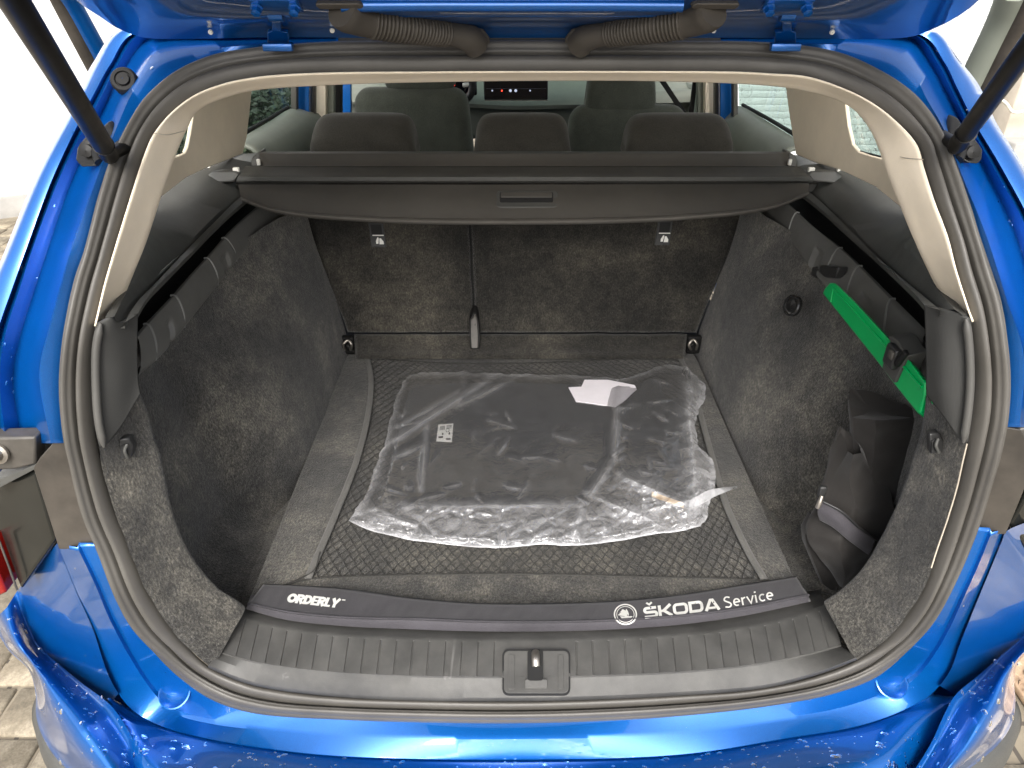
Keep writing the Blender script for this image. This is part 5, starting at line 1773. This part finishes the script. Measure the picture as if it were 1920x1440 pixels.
# =================================================================== printed sill flap
fd = thing('sill_flap', 'dark grey fabric sill flap printed with white lettering and a round emblem', 'sill flap', (CX, .84, .67))
FTp = [(493, 1097), (560, 1100), (650, 1107), (773, 1124), (907, 1134), (1073, 1133), (1190, 1127), (1280, 1117), (1380, 1101), (1494, 1083)]
FMp = [(464, 1134), (540, 1150), (646, 1160), (773, 1163), (907, 1168), (1073, 1168), (1190, 1163), (1285, 1156), (1396, 1142), (1516, 1118)]
FBp = [(461, 1142), (535, 1162), (645, 1174), (773, 1180), (907, 1184), (1073, 1183), (1190, 1178), (1287, 1170), (1398, 1154), (1520, 1128)]
ZT, ZM = .668, .692
fx = lambda L: (np.array([p[0] for p in L], float), np.array([p[1] for p in L], float))
Tx, Ty = fx(FTp)
Mx, My = fx(FMp)


def fz(px, py):
    yt, ym = np.interp(px, Tx, Ty), np.interp(px, Mx, My)
    v = (py - yt) / (ym - yt)
    z = ZT + (ZM - ZT) * min(max(v, -.1), 1.0)
    z += (.0042 * mnoise.noise((px * .035 + py * .016, py * .012, 3)) + .0020 * mnoise.noise((px * .09 + py * .05, py * .02, 8))) * math.sin(math.pi * min(max(v, 0.05), .95))
    return z


def fpt(px, py, o_=0.0):
    return PZ(px, py, fz(px, py)) + np.array([0, -.45, .9]) * o_


NF = 220
rows_ = []
tpx, mpx, bpx = [crom([np.array([p[0], p[1], 0.0]) for p in L], NF) for L in (FTp, FMp, FBp)]
rows_.append([PZ(p[0], p[1], ZT - .03) + np.array([0, .004, 0]) for p in tpx])
for k in range(13):
    t = k / 12
    rows_.append([fpt(*((a_ * (1 - t) + b2 * t)[:2])) for a_, b2 in zip(tpx, mpx)])
rows_.append([PZ(p[0], p[1], ZM - .004) for p in (mpx * .6 + bpx * .4)])
rows_.append([PZ(p[0], p[1], ZM - .016) for p in bpx])
rows_.append([PZ(p[0], p[1], ZM - .022) + np.array([0, .03, 0]) for p in bpx])
G = np.array(rows_)
fo = mesh_obj('flap_body', G.reshape(-1, 3), grid_faces(G.shape[0], NF), M['flapcloth'], fd, True, 60, True)
solid(fo, .002)
ribbon('stitched_hem', [fpt(p[0] + 1, p[1] - 3, .0008) for p in FMp], .004, M['flapcloth'], fd, 120, .001, 0)


def flat_obj(name, V2, Fc, parent, m, o_=.0008):
    return mesh_obj(name, [fpt(x, y, o_) for x, y in V2], Fc, m, parent, False, None, True)


# lettering built from strokes in a unit cell (x right, y up, cap height 1)
def stroke(pts, wd, closed=False):
    P = [np.array(p, float) for p in pts]
    n = len(P)
    Lf, Rt = [], []
    for i in range(n):
        if closed:
            a_, b2 = P[i - 1], P[(i + 1) % n]
            d1, d2 = P[i] - a_, b2 - P[i]
        else:
            d1 = P[i] - P[i - 1] if i > 0 else P[1] - P[0]
            d2 = P[i + 1] - P[i] if i < n - 1 else P[-1] - P[-2]
        d1 = d1 / (np.linalg.norm(d1) + 1e-9)
        d2 = d2 / (np.linalg.norm(d2) + 1e-9)
        n1, n2 = np.array([-d1[1], d1[0]]), np.array([-d2[1], d2[0]])
        nm = n1 + n2
        L = np.linalg.norm(nm)
        nm = n1 if L < .2 else nm / L
        k = min(1.0 / max(.35, np.dot(nm, n1)), 2.0)
        Lf.append(P[i] + nm * wd * .5 * k)
        Rt.append(P[i] - nm * wd * .5 * k)
    V = Lf + Rt
    Fc = [(i, (i + 1) % n, n + (i + 1) % n, n + i) for i in range(n if closed else n - 1)]
    return V, Fc


def arc(cx_, cy_, rx, ry, a0_, a1_, n=12):
    return [(cx_ + rx * math.cos(R(a0_ + (a1_ - a0_) * i / n)), cy_ + ry * math.sin(R(a0_ + (a1_ - a0_) * i / n))) for i in range(n + 1)]


GL = {}
bw = .31
GL['O'] = (1.0, [(arc(.5, .5, .5 - bw / 2, .5 - bw / 2, 0, 345, 23), bw, True)])
GL['R'] = (.86, [([(bw / 2, 0), (bw / 2, 1)], bw, False), ([(bw / 2, 1 - bw * .42), (.48, 1 - bw * .42)] + arc(.48, .70, .21, .17, 90, -90, 8) + [(bw, .47)], bw * .85, False), ([(.42, .48), (.72, 0)], bw, False)])
GL['D'] = (.90, [([(bw / 2, 0), (bw / 2, 1)], bw, False), ([(bw / 2, 1 - bw * .45), (.38, 1 - bw * .45)] + arc(.40, .5, .34, .5 - bw * .45, 90, -90, 12) + [(bw / 2, bw * .45)], bw * .9, False)])
GL['E'] = (.70, [([(bw / 2, 0), (bw / 2, 1)], bw, False), ([(0, 1 - .11), (.68, 1 - .11)], .22, False), ([(0, .5), (.62, .5)], .20, False), ([(0, .11), (.68, .11)], .22, False)])
GL['L'] = (.68, [([(bw / 2, 0), (bw / 2, 1)], bw, False), ([(0, .11), (.64, .11)], .22, False)])
GL['Y'] = (.84, [([(.12, 1), (.44, .46), (.44, 0)], bw, False), ([(.80, 1), (.44, .42)], bw, False)])
# wide rounded capitals
w2 = .24
GL['wS'] = (1.15, [([(1.05, .88), (.30, .88)] + arc(.28, .70, .16, .18, 90, 270, 8) + [(.85, .50)] + arc(.88, .31, .16, .19, 90, -90, 8) + [(.06, .12)], w2, False),
                   ([(.33, 1.36), (.55, 1.18), (.77, 1.36)], .16, False)])
GL['wK'] = (1.15, [([(.12, 0), (.12, 1)], w2, False), ([(.22, .50), (.50, .50)], w2 * .9, False), ([(.42, .50), (1.02, 1.0)], w2, False), ([(.42, .52), (1.06, 0)], w2, False)])
GL['wO'] = (1.22, [([(.32, .88), (.85, .88)] + arc(.85, .64, .22, .24, 80, 0, 5) + arc(.85, .36, .22, .24, 0, -80, 5) + [(.85, .12), (.32, .12)] + arc(.32, .36, .22, .24, 260, 180, 5) + arc(.32, .64, .22, .24, 180, 100, 5), w2, True)])
GL['wD'] = (1.20, [([(.12, .12), (.12, .88), (.80, .88)] + arc(.80, .62, .24, .26, 80, 0, 5) + arc(.80, .38, .24, .26, 0, -80, 5) + [(.80, .12)], w2, True)])
GL['wA'] = (1.25, [([(.10, 0), (.52, .92), (.70, .92), (1.14, 0)], w2, False), ([(.34, .24), (.88, .24)], w2 * .8, False)])
lw_ = .125
GL['s'] = (.64, [([(.52, .86)] + arc(.30, .74, .22, .21, 60, 200, 8) + [(.20, .58), (.42, .44)] + arc(.32, .25, .22, .20, 40, -130, 9) + [(.06, .10)], lw_, False)])
GL['e'] = (.62, [([(.08, .37), (.52, .37)] + arc(.31, .36, .22, .29, 5, 300, 14), lw_, False)])
GL['r'] = (.40, [([(.08, 0), (.08, .68)], lw_, False), ([(.08, .46)] + arc(.30, .42, .20, .20, 150, 75, 6), lw_, False)])
GL['v'] = (.56, [([(.03, .68), (.27, .04), (.52, .68)], lw_, False)])
GL['i'] = (.24, [([(.10, 0), (.10, .68)], lw_, False), ([(.10, .86), (.10, .99)], lw_ * 1.1, False)])
GL['c'] = (.54, [(arc(.32, .34, .23, .28, 48, 312, 14), lw_, False)])


def write(keys, p0, p1, cap, parent, name, shear=0.0, tight=0.0, m=None):
    """lettering along the flap from pixel p0 to p1 (base line), cap height in pixels"""
    total = sum(GL[k][0] + tight for k in keys) - tight
    p0, p1 = np.array(p0, float), np.array(p1, float)
    ux = (p1 - p0) / total
    nrm_ = np.array([ux[1], -ux[0]]) / np.linalg.norm(ux)
    x = 0.0
    for n_, k in enumerate(keys):
        wdt, sts = GL[k]
        data = []
        for pts, wd_, cl_ in sts:
            V2, Fc = stroke(pts, wd_, cl_)
            data.append(([tuple(p0 + ux * (x + q[0] + shear * q[1]) + nrm_ * cap * q[1]) for q in V2], Fc))
        V, Fc = join_data(data)
        # every stroke a hair above the one before so that nothing is coplanar
        zo, vi = [], 0
        for d_i, (v_, f_) in enumerate(data):
            zo += [.0008 + .00012 * d_i] * len(v_)
        mesh_obj('letter', [fpt(q[0], q[1], zz) for q, zz in zip(V, zo)], Fc, m or M['white_print'], parent, False, None, True)
        x += wdt + tight


write(['O', 'R', 'D', 'E', 'R', 'L', 'Y'], (536, 1129), (632, 1140), 17.5, fd, 'letter', .30, -.06)
mesh_obj('trade_mark_dot', [fpt(x, y, .001) for x, y in ((642, 1124), (648, 1124.5), (647.5, 1126.5), (641.5, 1126))], [(0, 1, 2, 3)], M['white_print'], fd, False, None, True)
write(['wS', 'wK', 'wO', 'wD', 'wA'], (1208, 1160.5), (1351, 1143), 21.5, fd, 'letter', -.02, .04)
write(['s', 'e', 'r', 'v', 'i', 'c', 'e'], (1359, 1141), (1452, 1124), 21.5, fd, 'letter', -.02, .05)
# round emblem: two rings and a winged arrow
EC = np.array([1172.5, 1152.3])


def eq(x, y):
    return (EC[0] + x * 22.0 + y * -2.0, EC[1] - y * 20.0 - x * 1.5)


em = None
for r_, wd_ in ((.93, .12), (.74, .055)):
    V2, Fc = stroke(arc(0, 0, r_, r_, 0, 352, 44), wd_, True)
    o_ = mesh_obj('emblem' if em is None else 'ring', [fpt(*eq(*q), .0010) for q in V2], Fc, M['white_print'], fd if em is None else em, False, None, True)
    em = em or o_
wing = []
for k in range(4):
    y0 = -.08 + .15 * k
    wing.append(([eq(-.05 + .03 * k, -.18), eq(-.62 + .10 * k, y0 + .05), eq(-.60 + .14 * k, y0 + .13), eq(.02 + .05 * k, .10 + .06 * k)], [(0, 1, 2, 3)]))
wing.append(([eq(-.08, -.20), eq(.10, .52), eq(.24, .28), eq(.30, -.02), eq(.22, -.20)], [(0, 1, 2, 3, 4)]))
wing.append(([eq(-.48, -.14), eq(-.10, -.20), eq(.48, -.20), eq(.60, -.26), eq(.42, -.36), eq(-.20, -.40), eq(-.34, -.42), eq(-.40, -.28)], [(0, 1, 2, 3, 4, 5, 6, 7)]))
V, Fc, zo = [], [], []
for k, (v_, f_) in enumerate(wing):
    o0 = len(V)
    V += v_
    zo += [.0010 + .00012 * k] * len(v_)
    Fc += [tuple(i + o0 for i in ff) for ff in f_]
mesh_obj('winged_arrow', [fpt(q[0], q[1], zz) for q, zz in zip(V, zo)], Fc, M['white_print'], em, False, None, True)
mesh_obj('arrow_eye', [fpt(*eq(.17 + .05 * math.cos(t_), -.10 + .05 * math.sin(t_)), .0022) for t_ in np.linspace(0, 5.6, 9)], [tuple(range(9))], M['flapcloth'], em, False, None, True)

# =================================================================== green kit under its strap
kit = thing('green_kit_case', 'flat bright green plastic case strapped under the right storage slot', 'kit case', PX(1640, 640, CX + .63))
XK = CX + .555
kp = [(1542, 550), (1546, 540), (1556, 529), (1566, 530), (1600, 563), (1672, 641), (1705, 676), (1735, 716), (1733, 742), (1724, 774), (1718, 772), (1675, 718), (1640, 672)]
kb = prism('case_body', [PX(p[0], p[1], XK) for p in kp], (.018, 0, -.014), M['green'], kit, .003, 3)
kseam = tube('case_edge', crom([PX(1562, 544, XK - .002), PX(1560, 553, XK - .002), PX(1558, 566, XK - .002)], 10), .0012, M['green'], kb, 6)
tube('case_bead', crom([PX(p[0], p[1], XK - .001) for p in [(1562, 541), (1600, 582), (1664, 652), (1690, 682), (1728, 726)]], 40), .0022, M['green'], kb, 8)
ks = prism('kit_strap', [PX(p[0], p[1], XK - .005) for p in [(1672, 632), (1682, 640), (1690, 655), (1699, 668), (1676, 719), (1653, 690), (1660, 662), (1668, 640), (1664, 630)]], (.03, 0, .008), M['trim'], None, .002)
tag(ks, 'black webbing strap buckled across the green case', 'strap')
bk = box('buckle', PX(1673, 668, XK - .010), (.012, .030, .034), M['black'], ks, .004, 3)
box('buckle_button', PX(1671, 665, XK - .0175), (.005, .014, .014), M['galv'], bk, .003, 3)
box('buckle_bar', PX(1690, 672, XK - .012), (.008, .010, .034), M['rubber_dark'], bk, .003, 3, Matrix.Rotation(R(25), 3, 'X'))

# =================================================================== black nylon pouch standing in the right pocket
po = thing('black_pouch', 'black nylon pouch with folded top and zip pull standing in the right pocket', 'pouch', PZ(1575, 1085, .60))
SEC = [  # py, left px, ridge px, right px, Y
    (782, 1597, 1640, 1718, 1.010), (830, 1599, 1638, 1712, 1.0), (880, 1602, 1634, 1700, .985), (925, 1607, 1626, 1692, .97), (945, 1612, 1640, 1684, .965), (965, 1618, 1650, 1678, .96)]


def sect(py, xl, xm, xr, Y, dep=.075, k=16):
    l, m_, r_ = PY(xl, py, Y + .012), PY(xm, py + 6, Y - .018), PY(xr, py + 2, Y + .004)
    f_ = np.array([l + (m_ - l) * i / (k // 2) for i in range(k // 2)] + [m_ + (r_ - m_) * i / (k - k // 2 - 1) for i in range(k - k // 2)])
    bk_ = [np.array([p[0], p[1] + dep * math.sin(math.pi * (i + .3) / (k - .4)) + .01, p[2] + .01]) for i, p in enumerate(f_[::-1])]
    return list(f_) + bk_


def crumple(G, a1_, a2_, s1=14, s2=45, sd_=0):
    H = G.copy()
    for i in range(G.shape[0]):
        for j in range(G.shape[1]):
            p = G[i, j]
            v1 = 1 - 2 * abs(mnoise.noise(Vector(p * s1 + sd_)))
            v2 = mnoise.noise(Vector(p * s2 + sd_))
            H[i, j] = p + np.array([0, -1, .25]) * (a1_ * v1 + a2_ * v2)
    return H


up = [sect(*s_) for s_ in SEC]
ctop = np.mean(np.array(up[0]), axis=0)
ring0 = [p * .45 + ctop * .55 + np.array([0, .0, -.006]) for p in up[0]]
ring1 = [p * .92 + ctop * .08 + np.array([0, 0, -.001]) for p in up[0]]
Gp = np.array([ring0, ring1] + up)
Gp = np.array([crom(Gp[:, j], 60) for j in range(Gp.shape[1])]).transpose(1, 0, 2)
Gp = np.concatenate([Gp], axis=0)
Gp = crumple(Gp, .0035, .0016, 15, 45, 3)
nsec = Gp.shape[1]
V = list(Gp.reshape(-1, 3)) + [ctop + np.array([0, 0, -.006])]
Fc = grid_faces(Gp.shape[0], nsec, True) + [(len(V) - 1, (j + 1) % nsec, j) for j in range(nsec)]
mesh_obj('upper_body', V, Fc, M['pouch'], po, True, 50, True)
SEC2 = [(845, 1588, 1598, 1612, .985), (895, 1556, 1590, 1640, .965), (940, 1536, 1600, 1672, .945), (975, 1524, 1590, 1668, .935), (1005, 1512, 1575, 1650, .925), (1040, 1532, 1575, 1632, .918), (1070, 1556, 1582, 1608, .912), (1094, 1570, 1578, 1588, .908)]
lowr = [sect(*s_, dep=.06) for s_ in SEC2]
Gp = np.array([crom(np.array(lowr)[:, j], 60) for j in range(len(lowr[0]))]).transpose(1, 0, 2)
Gp = crumple(Gp, .0065, .0020, 13, 40, 8)
mesh_obj('lower_body', Gp.reshape(-1, 3), grid_faces(Gp.shape[0], Gp.shape[1], True), M['pouch'], po, True, 60, True)
fl_ = [[PY(1541, 940, .920), PY(1575, 958, .905), PY(1610, 990, .900), PY(1642, 1012, .905)], [PY(1533, 958, .918), PY(1566, 975, .900), PY(1600, 1006, .895), PY(1634, 1030, .902)],
       [PY(1536, 975, .92), PY(1560, 988, .902), PY(1592, 1014, .898), PY(1628, 1040, .905)]]
loft('zip_flap', fl_, M['flapcloth'], po, 50, 16, True, .003, None, False, lambda G: crumple(G, .0015, .0008, 20, 60, 1))
tube('zip', crom([p + np.array([0, -.004, .003]) for p in fl_[0]], 40), .0022, M['black'], po, 8)
zp = box('zip_slider', PY(1541, 922, .912), (.012, .008, .024), M['black'], po, .003, 3)
tube('pull_tab', [PY(1541, 930, .906), PY(1537, 942, .902), PY(1533, 952, .902)], [.003, .0042, .004], M['steel'], zp, 10)
pb = prism('pouch_gusset', [PY(1511, 1006, .945), PY(1528, 975, .95), PY(1560, 1060, .93), PY(1574, 1096, .925), PY(1566, 1115, .93), PY(1540, 1095, .945), PY(1513, 1030, .95)], (0, .03, 0), M['pouch'], po, .004, 3)

# =================================================================== rain drops on the paint
def scatter(objs, n, rmin, rmax, keep=None, pw=3.0):
    data = []
    for o_ in objs:
        me = o_.data
        me.update()
        cs = np.array([p.center for p in me.polygons])
        ns = np.array([p.normal for p in me.polygons])
        ar = np.array([p.area for p in me.polygons])
        tocam = CAM - cs
        tocam /= np.linalg.norm(tocam, axis=1)[:, None]
        dt = np.sum(tocam * ns, axis=1)
        ns = ns * np.where(dt < 0, -1, 1)[:, None]
        ok = np.abs(dt) > .22
        if keep is not None:
            ok &= np.array([keep(c) for c in cs])
        ar = ar * ok
        if ar.sum() <= 0:
            continue
        idx = rng.choice(len(ar), size=n, p=ar / ar.sum())
        for k in idx:
            p = me.polygons[int(k)]
            vs_ = [np.array(me.vertices[i].co) for i in p.vertices]
            u, v = rng.random(2)
            if len(vs_) == 4:
                c = (vs_[0] * (1 - u) + vs_[1] * u) * (1 - v) + (vs_[3] * (1 - u) + vs_[2] * u) * v
            else:
                c = np.array(p.center)
            nr_ = ns[k]
            r_ = rmin + (rmax - rmin) * rng.random() ** pw
            a_, b2 = frame_at(nr_)
            an = rng.random() * 6.28
            ex = 1 + .5 * rng.random() ** 2
            V, Fc = [c + nr_ * r_ * .30], []
            SG = 10
            for ri, (f_, hh) in enumerate(((.45, .265), (.80, .15), (1.0, -.04))):
                for s_ in range(SG):
                    t_ = 2 * math.pi * s_ / SG
                    wob = 1 + .14 * math.sin(2 * t_ + an) + .08 * math.sin(3 * t_ + 2 * an)
                    x_, y_ = r_ * f_ * wob * math.cos(t_) * ex, r_ * f_ * wob * math.sin(t_)
                    V.append(c + nr_ * r_ * hh + a_ * (x_ * math.cos(an) - y_ * math.sin(an)) + b2 * (x_ * math.sin(an) + y_ * math.cos(an)))
            Fc += [(0, 1 + s_, 1 + (s_ + 1) % SG) for s_ in range(SG)]
            for ri in range(2):
                for s_ in range(SG):
                    s2_ = (s_ + 1) % SG
                    Fc.append((1 + ri * SG + s_, 1 + (ri + 1) * SG + s_, 1 + (ri + 1) * SG + s2_, 1 + ri * SG + s2_))
            data.append((V, Fc))
    return data


def topface(c):
    return True


drops = []
drops += scatter(pill, 520, .0013, .0048, lambda c: c[1] < .88 + 1.15 * max(0, c[2] - 1.25))
drops += scatter([bumper], 800, .0011, .0060, lambda c: c[1] < .665)
drops += scatter([cornL, cornR], 300, .0012, .0050)
drops += scatter([jamb], 60, .0006, .0018)
drops += scatter([roofedge], 60, .0014, .0042)
V, Fc = join_data(drops)
ro_ = mesh_obj('rain_drops', V, Fc, M['water'], car, True, None, False)
ro_['kind'] = 'stuff'
